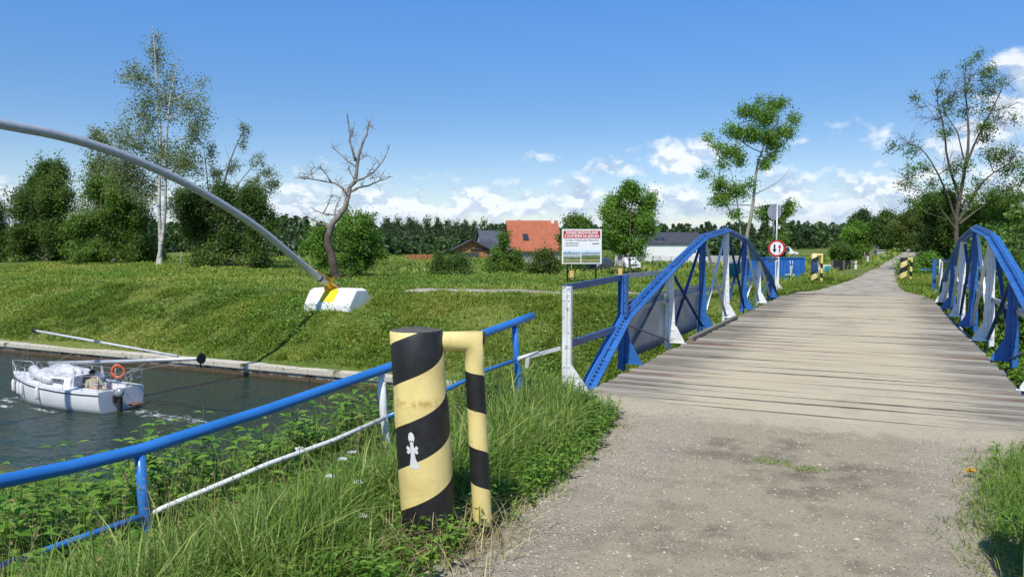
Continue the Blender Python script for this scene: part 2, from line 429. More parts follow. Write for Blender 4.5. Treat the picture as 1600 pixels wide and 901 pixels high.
# ---------------------------------------------------------------- gravel road
def gravel_mat():
    m, nt, out = newmat('gravel_road')
    g = N(nt, 'ShaderNodeNewGeometry'); pos = g.outputs['Position']
    s = N(nt, 'ShaderNodeSeparateXYZ'); L(nt, pos, s.inputs[0])
    big = noise(nt, .55, 5, .6, pos); mid = noise(nt, 3.2, 6, .7, pos); fine = noise(nt, 85, 5, .8, pos)
    v = N(nt, 'ShaderNodeTexVoronoi', i_Scale=55.); L(nt, pos, v.inputs['Vector'])
    v2 = N(nt, 'ShaderNodeTexVoronoi', i_Scale=120.); L(nt, pos, v2.inputs['Vector'])
    sx = N(nt, 'ShaderNodeSeparateColor'); L(nt, v.outputs['Color'], sx.inputs[0])
    dust = ramp(nt, fine, [(.25, (.235, .200, .132)), (.75, (.45, .39, .268))])
    dark = ramp(nt, fine, [(.25, (.112, .096, .066)), (.75, (.265, .230, .163))])
    k = mrange(nt, math_(nt, 'ADD', math_(nt, 'MULTIPLY', big, .55), math_(nt, 'MULTIPLY', mid, .45)), .46, .60)
    base = mix(nt, k, dust, dark)
    stone = ramp(nt, sx.outputs[0], [(0., (.19, .17, .14)), (.6, (.36, .33, .275)), (1., (.52, .485, .42))])
    edge = mrange(nt, math_(nt, 'ADD', math_(nt, 'ABSOLUTE', math_(nt, 'ADD', s.outputs[0], .70)), math_(nt, 'MULTIPLY', mid, .9)), 1.1, 1.7)
    sk = math_(nt, 'MULTIPLY', mrange(nt, v.outputs['Distance'], .46, .28), math_(nt, 'GREATER_THAN', math_(nt, 'ADD', sx.outputs[1], math_(nt, 'MULTIPLY', edge, .5)), .72))
    base = mix(nt, math_(nt, 'MULTIPLY', edge, .5), base, (.40, .35, .268))
    base = mix(nt, sk, base, stone)
    # pale sand washed up against the deck
    sand = ramp(nt, fine, [(.25, (.39, .335, .235)), (.75, (.54, .47, .34))])
    e = math_(nt, 'ADD', s.outputs[1], math_(nt, 'MULTIPLY', mid, 1.6))
    sd = mrange(nt, e, 8.95, 9.45)
    base = mix(nt, sd, base, sand)
    h = math_(nt, 'ADD', math_(nt, 'MULTIPLY', fine, .5), math_(nt, 'ADD', math_(nt, 'MULTIPLY', sk, .8), math_(nt, 'MULTIPLY', v2.outputs['Distance'], -.5)))
    princ(nt, out, base, .95, 0, .15, bump(nt, h, .8, .014)); return m
M['gravel'] = gravel_mat()
def strip(name, ys, n, mat, widen=0., dz=.004, amp=.02, lap=False):
    ys = np.asarray(ys); t = np.linspace(-1, 1, n)
    V = []
    for y in ys:
        c = road_c(y); h = road_hw(y)+widen
        x = c+t*(h+(fbm(np.array([y*.9]), np.array([3.+0]), 3)-.5)*.3)
        yy = np.full(n, y)
        if lap and y > 8.: yy = 8+(y-8)*(8.98+.42*(fbm(x*.9+4, x*0+2.2, 4)-.5)*2-8)/(8.72-8)
        am = np.where(yy > 8.45, .12, 1.) if lap else 1.
        z = zroad(y)+dz+am*amp*(fbm(x*1.1, np.full(n, y*1.1), 4)-.5)*2-.09*np.clip((np.abs(t)-.86)/.14, 0, 1)
        V.append(np.stack([x, yy, z], -1))
    V = np.concatenate(V); i = np.arange(len(ys)*n).reshape(len(ys), n)
    Fq = np.stack([i[:-1, :-1], i[:-1, 1:], i[1:, 1:], i[1:, :-1]], -1).reshape(-1, 4)
    o = link(name, np_mesh(name, V, [Fq], mat, smooth=True)); tag(o, kind='structure'); return o
strip('gravel_road', np.arange(-12, 8.78, .08), 60, M['gravel'], .45, .014, .018, True)
def track_mat():
    m, nt, out = newmat('sandy_track')
    g = N(nt, 'ShaderNodeNewGeometry'); pos = g.outputs['Position']
    a = noise(nt, 1.2, 6, .65, pos); f = noise(nt, 40, 4, .7, pos)
    c = mix(nt, mrange(nt, a, .42, .66), ramp(nt, f, [(.25, (.31, .275, .22)), (.75, (.45, .405, .33))]), ramp(nt, f, [(.25, (.17, .145, .11)), (.75, (.28, .245, .19))]))
    princ(nt, out, c, .95, 0, .15, bump(nt, f, .5, .02)); return m
M['track'] = track_mat()
strip('track', np.concatenate([np.arange(32.62, 60, .4), np.arange(60, 240, 2.)]), 17, M['track'], .35, .012, .02)
# footway along the top of the far bank
def footway():
    xs = np.arange(-25.2, -5.5, .8); V = []
    for x in xs:
        yc = 39.2+.4*math.sin(x*.07)-.03*(x+30)*0
        for dy in (-1.3, -.95, .95, 1.3):
            y = yc+dy; V.append((x, y, max(zt(x, yc), zt(x, y))+(.12 if abs(dy) < 1. else -.06)))
    n = len(xs); i = np.arange(n*4).reshape(n, 4)
    Fq = np.stack([i[:-1, :-1], i[1:, :-1], i[1:, 1:], i[:-1, 1:]], -1).reshape(-1, 4)
    tag(link('footpath', np_mesh('footpath', V, [Fq], M['track'])), kind='structure')
footway()
# ---------------------------------------------------------------- bridge
def plank_mat():
    m, nt, out = newmat('deck_planks')
    at = N(nt, 'ShaderNodeAttribute', attribute_name='tint')
    g = N(nt, 'ShaderNodeNewGeometry'); pos = g.outputs['Position']
    s = N(nt, 'ShaderNodeSeparateXYZ'); L(nt, pos, s.inputs[0])
    off = N(nt, 'ShaderNodeVectorMath', operation='ADD'); L(nt, pos, off.inputs[0])
    cb = N(nt, 'ShaderNodeCombineXYZ'); L(nt, math_(nt, 'MULTIPLY', at.outputs['Fac'], 37.), cb.inputs[0]); L(nt, math_(nt, 'MULTIPLY', at.outputs['Fac'], 19.), cb.inputs[2]); L(nt, cb.outputs[0], off.inputs[1])
    grain = noise(nt, 9., 6, .7, off.outputs[0], (.35, 5, 5)); wear = noise(nt, 1.1, 5, .65, off.outputs[0], (1., 1.6, 1))
    blot = noise(nt, .5, 5, .6, pos, (.8, .35, 1)); fine = noise(nt, 60, 3, .7, pos)
    wood = ramp(nt, grain, [(.28, (.060, .055, .044)), (.5, (.185, .171, .138)), (.75, (.38, .355, .295))])
    red = ramp(nt, grain, [(.28, (.085, .052, .038)), (.6, (.21, .145, .11)), (.8, (.30, .23, .18))])
    wood = mix(nt, mrange(nt, math_(nt, 'FRACT', math_(nt, 'MULTIPLY', at.outputs['Fac'], 7.3)), .84, .86), wood, red)
    wood = mix(nt, mrange(nt, at.outputs['Fac'], .45, .98, 0, .55), wood, (.43, .405, .335))
    sand = ramp(nt, fine, [(.3, (.395, .340, .232)), (.7, (.525, .455, .318))])
    sand = mix(nt, mrange(nt, blot, .50, .72), sand, (.275, .245, .19))
    # sand trodden into the middle of the carriageway, thinner towards both edges
    cx = math_(nt, 'ABSOLUTE', math_(nt, 'ADD', s.outputs[0], .78))
    e = math_(nt, 'ADD', cx, math_(nt, 'MULTIPLY', math_(nt, 'SUBTRACT', wear, .5), 1.9))
    e = math_(nt, 'ADD', e, math_(nt, 'MULTIPLY', math_(nt, 'SUBTRACT', grain, .5), 1.0))
    k = mrange(nt, e, 2.2, 1.15)
    near = mrange(nt, math_(nt, 'ADD', s.outputs[1], math_(nt, 'MULTIPLY', wear, 1.)), 10.6, 9.3)
    k = math_(nt, 'MAXIMUM', math_(nt, 'MULTIPLY', k, .93), math_(nt, 'MULTIPLY', near, .75))
    nz = N(nt, 'ShaderNodeSeparateXYZ'); L(nt, g.outputs['Normal'], nz.inputs[0])
    k = math_(nt, 'MULTIPLY', k, mrange(nt, nz.outputs[2], .5, .9))
    princ(nt, out, mix(nt, k, wood, sand), .92, 0, .15, bump(nt, grain, .5, .008)); return m
M['plank'] = plank_mat()
XL, XR = -3.75, 1.97; DKL, DKR = -3.45, 1.67
bridge = empty('steel_bridge', (-.89, 21, 0), 'blue and white riveted steel truss bridge with a worn plank deck', 'bridge')
b = MB(); y = 8.72; i = 0
while y < 32.55:
    w = random.choice([.155, .17, .18, .2, .2, .22]); i += 1
    b.t = random.random()
    ex = random.uniform(-.03, .03); lo = random.uniform(-.016, .004)
    l0 = DKL-.02+ex; r0 = DKR+.02+random.uniform(-.03, .03)
    if y < 9.3: l0 += .05; r0 += .6
    if y < 9.1: l0 = -3.55
    # a plank: top face split along its length so that it can sag and cup a little
    n = 7; xs = np.linspace(l0, r0, n); sk = .012*(xs-(-.9))*0+.02*np.sin(xs*.7+i)*.2
    V = []; 
    for x, q in zip(xs, sk):
        dz = lo+.006*math.sin(x*1.3+i*2.1)
        V += [(x, y+q, dz-.07), (x, y+w-.020+q, dz-.07), (x, y+w-.020+q, dz-.006), (x, y+w-.034+q, dz+.0), (x, y+.014+q, dz), (x, y+q, dz-.005)]
    F = []
    for a in range(n-1):
        for k in range(6): F.append((a*6+k, (a+1)*6+k, (a+1)*6+(k+1) % 6, a*6+(k+1) % 6))
    F += [tuple(range(6)), tuple(range((n-1)*6, n*6))[::-1]]
    b.add(V, F); y += w
b.build('deck', M['plank'], bridge)
# girders and cross beams under the deck
b = MB()
for X in (XL, XR): b.box((X-.02, 9.6, -.78), (X+.02, 32.4, -.34)); b.box((X-.13, 9.6, -.80), (X+.13, 32.4, -.783))
for Y in range(12, 31, 3): b.box((XL+.05, Y-.09, -.46), (XR-.05, Y+.09, -.19))
for X in np.linspace(-3.1, 1.3, 6): b.box((X-.05, 9.4, -.185), (X+.05, 32.5, -.09))
b.build('floor_girders', M['blue_dark'], bridge)
# kerb timbers along the panel side
b = MB(); b.t = .3; b.box((DKL-.03, 15.4, .004), (DKL+.07, 20.8, .085)); b.build('kerb_timber', M['plank'], bridge, bevel=.01)
NODES = [(10.15, -.20), (12, .73), (15, 1.44), (18, 2.08), (21, 2.30), (24, 2.08), (27, 1.44), (30, .73), (31.85, -.20)]
def rivet(mb, c, nrm, r=.017):
    c = np.asarray(c, float); nrm = np.asarray(nrm, float); a = np.cross(nrm, (0, 0, 1) if abs(nrm[2]) < .8 else (1, 0, 0)); a /= np.linalg.norm(a); d = np.cross(nrm, a); n = 6
    V = [c+r*(a*math.cos(2*math.pi*k/n)+d*math.sin(2*math.pi*k/n)) for k in range(n)]+[c+.7*r*(a*math.cos(2*math.pi*k/n)+d*math.sin(2*math.pi*k/n))+nrm*.013 for k in range(n)]
    mb.add(V, [tuple(range(n, 2*n))]+[(k, (k+1) % n, n+(k+1) % n, n+k) for k in range(n)])
def chord(X):
    b = MB()
    def sweep(x0, x1, h0, h1):
        pts = []
        for i, (y, z) in enumerate(NODES):
            def nrm(j):
                d = np.array([NODES[j+1][0]-NODES[j][0], NODES[j+1][1]-NODES[j][1]]); d /= np.linalg.norm(d); return np.array([-d[1], d[0]])
            n = nrm(0) if i == 0 else nrm(len(NODES)-2) if i == len(NODES)-1 else (nrm(i-1)+nrm(i))/2
            n = n/np.linalg.norm(n)
            for xx, h in ((x0, h0), (x1, h0), (x1, h1), (x0, h1)): pts.append((xx, y+n[0]*h, z+n[1]*h))
        F = []
        for i in range(len(NODES)-1):
            for k in range(4): F.append((i*4+k, (i+1)*4+k, (i+1)*4+(k+1) % 4, i*4+(k+1) % 4))
        F += [(0, 1, 2, 3), tuple(range(len(pts)-4, len(pts)))[::-1]]
        b.add(pts, F)
    sweep(X-.125, X-.012, 0., .024); sweep(X+.012, X+.125, 0., .024)     # two angle legs, lying
    sweep(X-.011, X+.011, -.06, .115)                                  # standing web between them
    sweep(X-.036, X-.012, .027, .10); sweep(X+.012, X+.036, .027, .10)
    for (y0, z0), (y1, z1) in zip(NODES[:-1], NODES[1:]):
        d = np.array([0, y1-y0, z1-z0]); Ls = np.linalg.norm(d); d /= Ls; n = np.array([0, -d[2], d[1]])
        # splice plates with close rivets near the knees, wider spaced between
        t = .12
        while t < Ls-.1:
            for sx in (-1, 1):
                rivet(b, np.array([X+sx*.082, y0, z0])+d*t+n*.0245, n, .016)
                rivet(b, np.array([X+sx*.0365, y0, z0])+d*t+n*.066, (sx, 0, 0), .015)
            t += .10 if (t < .75 or t > Ls-.75) else .30
    return b.build('arch_chord', M['blue'], bridge)
chord(XL); chord(XR)
def post(X, Y, top, inw, mat):
    """riveted post: flange plate across, tapered bracket plates inside and outside, foot gusset"""
    b = MB()
    b.box((X-.010, Y-.085, -.12), (X+.010, Y+.085, top))                               # flange plate
    for sgn in (inw, -inw):
        x0 = X+sgn*.013
        tw, bw = (.05, .105) if sgn == inw else (.05, .10)
        P = [(x0, Y, -.10), (X+sgn*bw, Y, -.10)]
        if sgn == inw: P = [(x0, Y, .004), (X+sgn*.28, Y, .004), (X+sgn*.28, Y, .03), (X+sgn*bw, Y, .33)]
        else: P += [(X+sgn*bw, Y, .3)]
        P += [(X+sgn*tw, Y, top-.01), (x0, Y, top-.01)]
        b.prism([(p[0], p[1]-.011, p[2]) for p in P], (0, .022, 0))
        # stiffening angle and rivets
        xa = X+sgn*.03; b.box((min(X+sgn*.013, X+sgn*.075), Y-.026, .05), (max(X+sgn*.013, X+sgn*.075), Y-.0115, top-.05))
        z = .10
        while z < top-.08:
            rivet(b, (X+sgn*.045, Y-.0265, z), (0, -1, 0)); 
            if z < .5: rivet(b, (X+sgn*.085, Y-.0112, z), (0, -1, 0))
            z += .16
    if inw > 0 or True:                                                              # edge strip along the gusset slope
        b.bar((X+inw*.278, Y, .03), (X+inw*.112, Y, .33), .03, .010, (0, 1, 0))
        b.box((min(X+inw*.02, X+inw*.33), Y-.045, .001), (max(X+inw*.02, X+inw*.33), Y+.045, .012))
    o = b.build('post', mat, bridge); return o
for k, Y in enumerate(range(12, 31, 3)):
    top = dict(NODES)[Y]-.012
    post(XL, Y, top, 1, M['blue'] if k % 2 == 0 else M['white'])
    post(XR, Y, top, -1, M['white'] if k % 2 == 0 else M['blue'])
# thin crossed braces and a longitudinal angle
def brace(X, ya, za, yb, zb, mat):
    b = MB(); b.bar((X, ya, za), (X, yb, zb), .012, .05, (1, 0, 0)); b.bar((X+.02, ya, za), (X+.02, yb, zb), .04, .008, (0, 0, 1)); b.build('brace', mat, bridge)
for X, s in ((XL, 1), (XR, -1)):
    for k, Y in enumerate(range(12, 30, 3)):
        ta, tb = dict(NODES)[Y], dict(NODES)[Y+3]
        mA = M['blue_dark'] if k in (1, 3) else M['white'] if k != 0 else M['grey_steel']
        brace(X-.03*s, Y+.12, .05, Y+2.88, tb-.12, mA); brace(X+.03*s, Y+.12, ta-.12, Y+2.88, .05, mA if k != 0 else M['grey_steel'])
    b = MB(); b.box((X-.035, 12.1, .80), (X-.028, 29.9, .88)) if s > 0 else b.box((X+.028, 12.1, .80), (X+.035, 29.9, .88))
    if s > 0: b.box((X-.1, 12.1, .873), (X-.036, 29.9, .88))
    else: b.box((X+.036, 12.1, .873), (X+.1, 29.9, .88))
    b.build('hand_rail', M['grey_steel'], bridge)
# sheet metal panels on two bays of the left truss
for Y in (12, 15):
    b = MB(); n = 10; V = []; F = []
    for i in range(n+1):
        for j in range(7):
            y = Y+.14+2.72*i/n; z = .0+1.02*j/6
            V.append((XL-.075+.018*math.sin(i*.9+Y)*math.sin(j*.8), y, z))
    for i in range(n):
        for j in range(6): F.append((i*7+j, (i+1)*7+j, (i+1)*7+j+1, i*7+j+1))
    b.add(V, F, True)
    for sx in (.5,): b.bar((XL-.05, Y+.14, 1.0), (XL-.05, Y+2.86, 1.0), .01, .045)
    o = b.build('panel', M['panel'], bridge); sm = o.modifiers.new('thickness', 'SOLIDIFY'); sm.thickness = .006
# approach rails: white end posts, blue post on the knee, flat blue rails
def end_post(X, Y, h, mat, inw, z0=-.25):
    b = MB()
    b.box((X-.052, Y-.005, z0), (X+.052, Y+.005, h)); b.box((X-.061, Y-.012, z0), (X-.053, Y+.05, h)); b.box((X+.053, Y-.012, z0), (X+.061, Y+.05, h)); b.box((X-.012, Y-.03, z0), (X+.012, Y-.006, h-.05))
    b.prism([(X+inw*.062, Y-.006, -.02), (X+inw*.31, Y-.006, -.02), (X+inw*.31, Y-.006, .03), (X+inw*.062, Y-.006, .36)], (0, .012, 0))
    for k in (0, 1, 5): rivet(b, (X-.030, Y-.0052, .1+k*.22), (0, -1, 0), .012); rivet(b, (X+.030, Y-.0052, .1+k*.22), (0, -1, 0), .012)
    return b.build('end_post', mat, bridge)
def rails(X, Ya, Yb, inw, Yk, zk, far=False):
    b = MB()
    b.bar((X, Ya, 1.35), (X, Yb, 1.40), .008, .085); b.bar((X-inw*.03, Ya, 1.388), (X-inw*.03, Yb, 1.438), .06, .008)
    b.build('approach_rail', M['blue_dark'], bridge)
    b = MB(); b.bar((X, Ya, .58), (X, Yk, zk), .008, .085); b.bar((X-inw*.03, Ya, .62), (X-inw*.03, Yk, zk+.04), .06, .008); b.build('approach_rail', M['blue_dark'], bridge)
def knee_post(X, Y, z0=.75, h=1.44):
    b = MB()
    b.box((X-.06, Y-.006, z0), (X+.06, Y+.006, h)); b.box((X-.068, Y-.07, z0), (X-.061, Y+.07, h)); b.box((X+.061, Y-.07, z0), (X+.068, Y+.07, h))
    b.box((X-.014, Y-.05, z0), (X+.014, Y-.007, h-.03))
    for k in range(4): rivet(b, (X-.035, Y-.0062, z0+.1+k*.16), (0, -1, 0)); rivet(b, (X+.035, Y-.0062, z0+.1+k*.16), (0, -1, 0))
    b.build('knee_post', M['blue'], bridge)
end_post(-3.72, 9.39, 1.38, M['white_worn'], 1); knee_post(XL, 11.93); rails(XL, 9.40, 11.9, 1, 11.55, .60)
b = MB(); b.bar((XL-.02, 12.0, 1.41), (XL-.02, 14.9, 1.40), .008, .07); b.bar((XL-.05, 12.0, 1.448), (XL-.05, 14.9, 1.438), .05, .008); b.build('approach_rail', M['grey_steel'], bridge)
b = MB(); b.bar((-3.80, 9.36, .56), (-4.02, 8.82, .50), .010, .05); b.bar((-4.02, 8.82, .50), (-4.03, 8.80, .36), .01, .05); b.build('rail_bracket', M['white_worn'], bridge)
end_post(-3.9, 33.6, 1.46, M['white'], 1, -1.); end_post(-4.05, 34.6, 1.42, M['white'], 1, -1.2); rails(XL-.12, 30.3, 33.5, 1, 30.2, .62)
end_post(XR+.05, 33.2, 1.42, M['white'], -1, -1.); knee_post(XR-.10, 34.4, -.9, 1.42); rails(XR+.05, 30.3, 33.1, -1, 30.2, .62)
end_post(XR+.02, 9.39, 1.38, M['white_worn'], -1); knee_post(XR, 11.93); rails(XR, 9.40, 11.9, -1, 11.55, .60)
b = MB(); b.bar((XR-.2, 34.38, .98), (XR-.62, 34.3, 1.02), .03, .05); b.build('rail_bracket', M['blue'], bridge)
# abutments
for Y0, Y1, lab in ((9.9, 11.9, 'near'), (29.2, 32.3, 'far')):
    b = MB(); b.box((XL-.5, Y0, -5.5), (XR+.5, Y1, -.82)); b.build('abutment', M['quay'], bridge)

# ---------------------------------------------------------------- tube railing on the near bank
rail = empty('tube_railing', (-4.3, 5, -.4), 'bent blue tube railing in the tall grass beside the striped bollard', 'railing')
def pts(l): return [atD(*q) for q in l]
b = MB(); b.tube([atD(-220, 806, 3.75)]+pts([(0, 752, 4.5), (110, 729, 4.83), (218, 703, 5.19), (420, 639, 5.98), (598, 577, 7.06), (700, 541, 7.82), (805, 503, 8.85), (832, 493, 9.12)]), .043, 14)
b.build('top_rail', M['blue_rail'], rail)
b = MB(); b.tube(pts([(-160, 935, 3.9), (0, 884, 4.52), (110, 845, 4.84), (222, 806, 5.16)]), .021, 10); b.build('lower_rail', M['blue_rail'], rail)
b = MB(); b.tube(pts([(238, 801, 5.25), (262, 790, 5.3), (420, 724, 5.98), (520, 688, 6.5), (602, 652, 7.02)]), .020, 10); b.build('lower_rail', M['white_worn'], rail)
b = MB(); b.tube(pts([(604, 651, 7.08), (640, 636, 7.3), (700, 607, 7.8), (760, 578, 8.35), (806, 562, 8.8)]), .021, 10); b.build('lower_rail', M['blue_rail'], rail)
b = MB(); b.tube(pts([(810, 560, 8.83), (840, 550, 9.15)]), .020, 10); b.build('lower_rail', M['white_worn'], rail)
for (px, py, D, mt) in ((218, 706, 5.19, 'blue_rail'), (595, 580, 7.06, 'white_worn'), (804, 505, 8.85, 'blue_rail'), (-190, 800, 3.85, 'blue_rail')):
    p = atD(px, py, D); b = MB(); sway = RT*.06
    b.tube([p, p+sway*.3+np.array([0, 0, -.35]), p+sway+np.array([0, 0, -.75]), p+sway*1.4+np.array([0, 0, -1.35])], [.036, .037, .037, .037], 12); b.build('rail_post', M[mt], rail)
pipe = MB(); pipe.tube([atD(255, 897, 4.75), atD(330, 868, 5.0)], .025, 10)
tag(pipe.build('fallen_pipe', M['white_worn']), 'short white pipe lying loose in the grass below the railing', 'pipe')

# ---------------------------------------------------------------- striped bollards
def stripe_mat(name, pitch, phase, hand, top=None, dirt=.75, foot=.06):
    m, nt, out = newmat(name)
    tc = N(nt, 'ShaderNodeTexCoord'); o = tc.outputs['Object']
    s = N(nt, 'ShaderNodeSeparateXYZ'); L(nt, o, s.inputs[0])
    ang = math_(nt, 'DIVIDE', math_(nt, 'ARCTAN2', s.outputs[1], s.outputs[0]), 2*math.pi)
    w = noise(nt, 5, 3, .5)
    u = math_(nt, 'ADD', math_(nt, 'DIVIDE', s.outputs[2], pitch), math_(nt, 'ADD', math_(nt, 'MULTIPLY', ang, hand), math_(nt, 'MULTIPLY', w, .02)))
    fr = math_(nt, 'FRACT', math_(nt, 'ADD', u, phase+20.))
    k = math_(nt, 'GREATER_THAN', fr, .5)
    if top: k = math_(nt, 'MULTIPLY', k, math_(nt, 'LESS_THAN', s.outputs[2], top))
    n = noise(nt, 3.5, 6, .65); sp = noise(nt, 22, 5, .7)
    yel = ramp(nt, n, [(.3, (.62, .48, .17)), (.55, (.76, .625, .25)), (.75, (.79, .67, .32))])
    grime = math_(nt, 'MULTIPLY', mrange(nt, sp, .62, .70), mrange(nt, n, .42, .6))
    yel = mix(nt, math_(nt, 'MULTIPLY', grime, dirt), yel, (.20, .13, .04))
    ring = math_(nt, 'MULTIPLY', mrange(nt, math_(nt, 'ABSOLUTE', math_(nt, 'SUBTRACT', math_(nt, 'ADD', s.outputs[2], math_(nt, 'MULTIPLY', math_(nt, 'SUBTRACT', n, .5), .10)), .895)), .045, .0), mrange(nt, sp, .40, .62))
    if not top: yel = mix(nt, math_(nt, 'MULTIPLY', ring, .8), yel, (.40, .25, .05))
    run = math_(nt, 'MULTIPLY', mrange(nt, noise(nt, 9, 4, .6, stretch=(1, 1, .12)), .60, .72), mrange(nt, n, .40, .60)); yel = mix(nt, math_(nt, 'MULTIPLY', run, .35), yel, (.40, .27, .08))
    blk = ramp(nt, sp, [(.3, (.010, .010, .011)), (.75, (.026, .025, .024))])
    blk = mix(nt, math_(nt, 'MULTIPLY', mrange(nt, noise(nt, 40, 5, .75), .70, .76), .6), blk, (.28, .26, .22))
    col = mix(nt, k, yel, blk)
    # foot of the tube is dipped in tar
    col = mix(nt, mrange(nt, math_(nt, 'ADD', s.outputs[2], math_(nt, 'MULTIPLY', w, .06)), foot+.02, foot), col, (.012, .012, .012))
    princ(nt, out, col, .5, 0, .4, bump(nt, sp, .25, .006)); return m
M['stripe'] = stripe_mat('bollard_stripes', .535, .255, -1., foot=.17)
M['stripe_pipe'] = stripe_mat('pipe_stripes', .485, .89, .30, top=1.10)
M['cap'] = plain('weathered_cap', (.085, .08, .07), .9, var=.4, scale=14, bmp=.02)
BOL_R = .168
def bollard(base, tilt, pipe_dir, label, emblem=False, H=1.34):
    root = empty('striped_bollard', base, label, 'bollard')
    h0 = wl(root); ax = np.array([tilt[0], tilt[1], 1.]); 
    def P(r, a, z): return h0+np.array([r*math.cos(a), r*math.sin(a), 0])+ax*z*np.array([1, 1, 1])
    b = MB(); n = 48; zs = [-.35, 0, .1, .45, .88, .905, .915, .93, 1.1, H-.01, H]
    V = []; F = []
    for z in zs:
        rr = BOL_R+(.006 if z < .9 else 0)+(.003 if abs(z-.905) < .012 else 0)-(.008 if z == H else 0)
        for k in range(n): V.append(P(rr, 2*math.pi*k/n, z))
    for i in range(len(zs)-1):
        for k in range(n): F.append((i*n+k, i*n+(k+1) % n, (i+1)*n+(k+1) % n, (i+1)*n+k))
    b.add(V, F, True); cyl = b.build('concrete_cylinder', M['stripe'], root)
    b = MB(); n2 = 20; V = [P(0, 0, H+.014)]
    for rr in (.06, .12, BOL_R-.009):
        for k in range(n2): V.append(P(rr, 2*math.pi*k/n2, H+.012*random.random()*(rr < .15)+.0015))
    F = [(0, 1+k, 1+(k+1) % n2) for k in range(n2)]
    for j in range(2):
        for k in range(n2): F.append((1+j*n2+k, 1+(j+1)*n2+k, 1+(j+1)*n2+(k+1) % n2, 1+j*n2+(k+1) % n2))
    b.add(V, F, True); b.build('top_cap', M['cap'], root)
    # bent steel pipe guard: horizontal arm with a mitred elbow and a leg
    pd = np.array([pipe_dir[0], pipe_dir[1], 0.]); pd /= np.linalg.norm(pd); Lp = .36; r = .063
    pipe_root = empty('pipe_guard_tmp', base, None, None)
    z = H-.075; a0 = h0+ax*z+pd*(BOL_R-.02); el = h0+ax*z+pd*Lp
    foot = el+np.array([tilt[0]*-z*.95, tilt[1]*-z*.95, 0])*.9+pd*.0; foot[2] = h0[2]-.05
    n = 20; dv = (foot-el)/np.linalg.norm(foot-el); side = np.cross(pd, np.array([0, 0, 1.]))
    V = []
    for k in range(n):
        a = 2*math.pi*k/n; q = side*math.cos(a)*r+np.array([0, 0, 1.])*math.sin(a)*r; V.append(a0+q)
    for k in range(n):      # mitre plane at 45 degrees
        a = 2*math.pi*k/n; V.append(el+side*math.cos(a)*r+np.array([0, 0, 1.])*math.sin(a)*r+pd*math.sin(a)*r)
    for t in np.linspace(.12, 1, 8):
        for k in range(n):
            a = 2*math.pi*k/n; V.append(el+dv*t*np.linalg.norm(foot-el)+side*math.cos(a)*r+pd*math.sin(a)*r)
    F = []
    for i in range(9):
        for k in range(n): F.append((i*n+k, (i+1)*n+k, (i+1)*n+(k+1) % n, i*n+(k+1) % n))
    b = MB(); b.add(V, F, True)
    me_o = b.build('pipe_guard', M['stripe_pipe'], None)
    bpy.data.objects.remove(pipe_root)
    # put the object origin on the leg's axis so that its stripes wind round it
    og = np.array([foot[0], foot[1], h0[2]]); n_ = len(me_o.data.vertices); co = np.zeros(n_*3); me_o.data.vertices.foreach_get('co', co); co = co.reshape(-1, 3)-og
    me_o.data.vertices.foreach_set('co', co.astype(np.float32).ravel()); me_o.data.update(); me_o.parent = root; me_o.location = [float(v) for v in og-h0]
    b = MB(); e2 = el+pd*r*.9+np.array([0, 0, r*.9])
    b.prism([el+side*r*.9+pd*r+np.array([0, 0, -.02]), el-side*r*.9+pd*r+np.array([0, 0, -.02]), e2-side*r*.75+pd*.01, e2+side*r*.75+pd*.01], pd*.006); b.build('elbow_plate', M['black'], root)
    if emblem:
        # small white painted figure: pear head with two dark eyes, clover arms, flared foot
        cam = np.array([-h0[0], -h0[1]]); a_c = math.atan2(cam[1], cam[0])-.42; zc = .60
        def onc(u, v, lift=.0012): return P(BOL_R+.006+lift, a_c+u*.84/BOL_R, zc+v*.84)
        def decal(name, outline, mat, lift):
            bb = MB(); c = onc(sum(p[0] for p in outline)/len(outline), sum(p[1] for p in outline)/len(outline), lift)
            bb.add([c]+[onc(*p, lift) for p in outline], [(0, 1+i, 1+(i+1) % len(outline)) for i in range(len(outline))]); return bb.build(name, mat, root)
        head = [(.024*math.cos(t)*(1-.28*(math.sin(t) < 0)*abs(math.sin(t))), .105+.045*math.sin(t)) for t in np.linspace(0, 2*math.pi, 20)[:-1]]
        body = [(-.013, .07), (.013, .07), (.016, .02), (.022, -.04), (.05, -.115), (.01, -.122), (-.028, -.118), (-.014, -.04), (-.010, .02)]
        decal('painted_head', head, M['white'], .0014); decal('painted_body', body, M['white'], .0014)
        decal('painted_arm', [(-.012, .03), (-.035, .048), (-.046, .03), (-.036, .012), (-.046, -.004), (-.03, -.016), (-.012, 0)], M['white'], .0016)
        decal('painted_arm', [(.014, .03), (.035, .05), (.048, .034), (.038, .016), (.048, .0), (.034, -.014), (.016, 0)], M['white'], .0016)
        for sx in (-1, 1): decal('painted_eye', [(sx*.008+.005*math.cos(t), .083+.008*math.sin(t)) for t in np.linspace(0, 6.28, 9)[:-1]], M['black'], .0026)
    return root
bA = atD(672, 828, 4.95); bA[2] = .03
bollard(bA, (-.052, -.03), (.80, .60), 'black and yellow striped bollard with a white painted figure beside the near railing', True)
bollard((.88, 4.7, .0), (0, 0), (.95, -.2), 'black and yellow striped bollard on the right verge, only its shadow in the picture')
q = atD(1272, 450, 38.5); far1 = bollard((q[0], q[1], float(zt(q[0], q[1]))-.05), (0, 0), (.75, .4), 'black and yellow striped bollard across the bridge beside the blue container', H=1.55)
q = atD(1411, 442, 38); far2 = bollard((q[0], q[1], float(zt(q[0], q[1]))), (.02, 0), (.9, .45), 'black and yellow striped bollard across the bridge half sunk in the hedge', H=1.25)
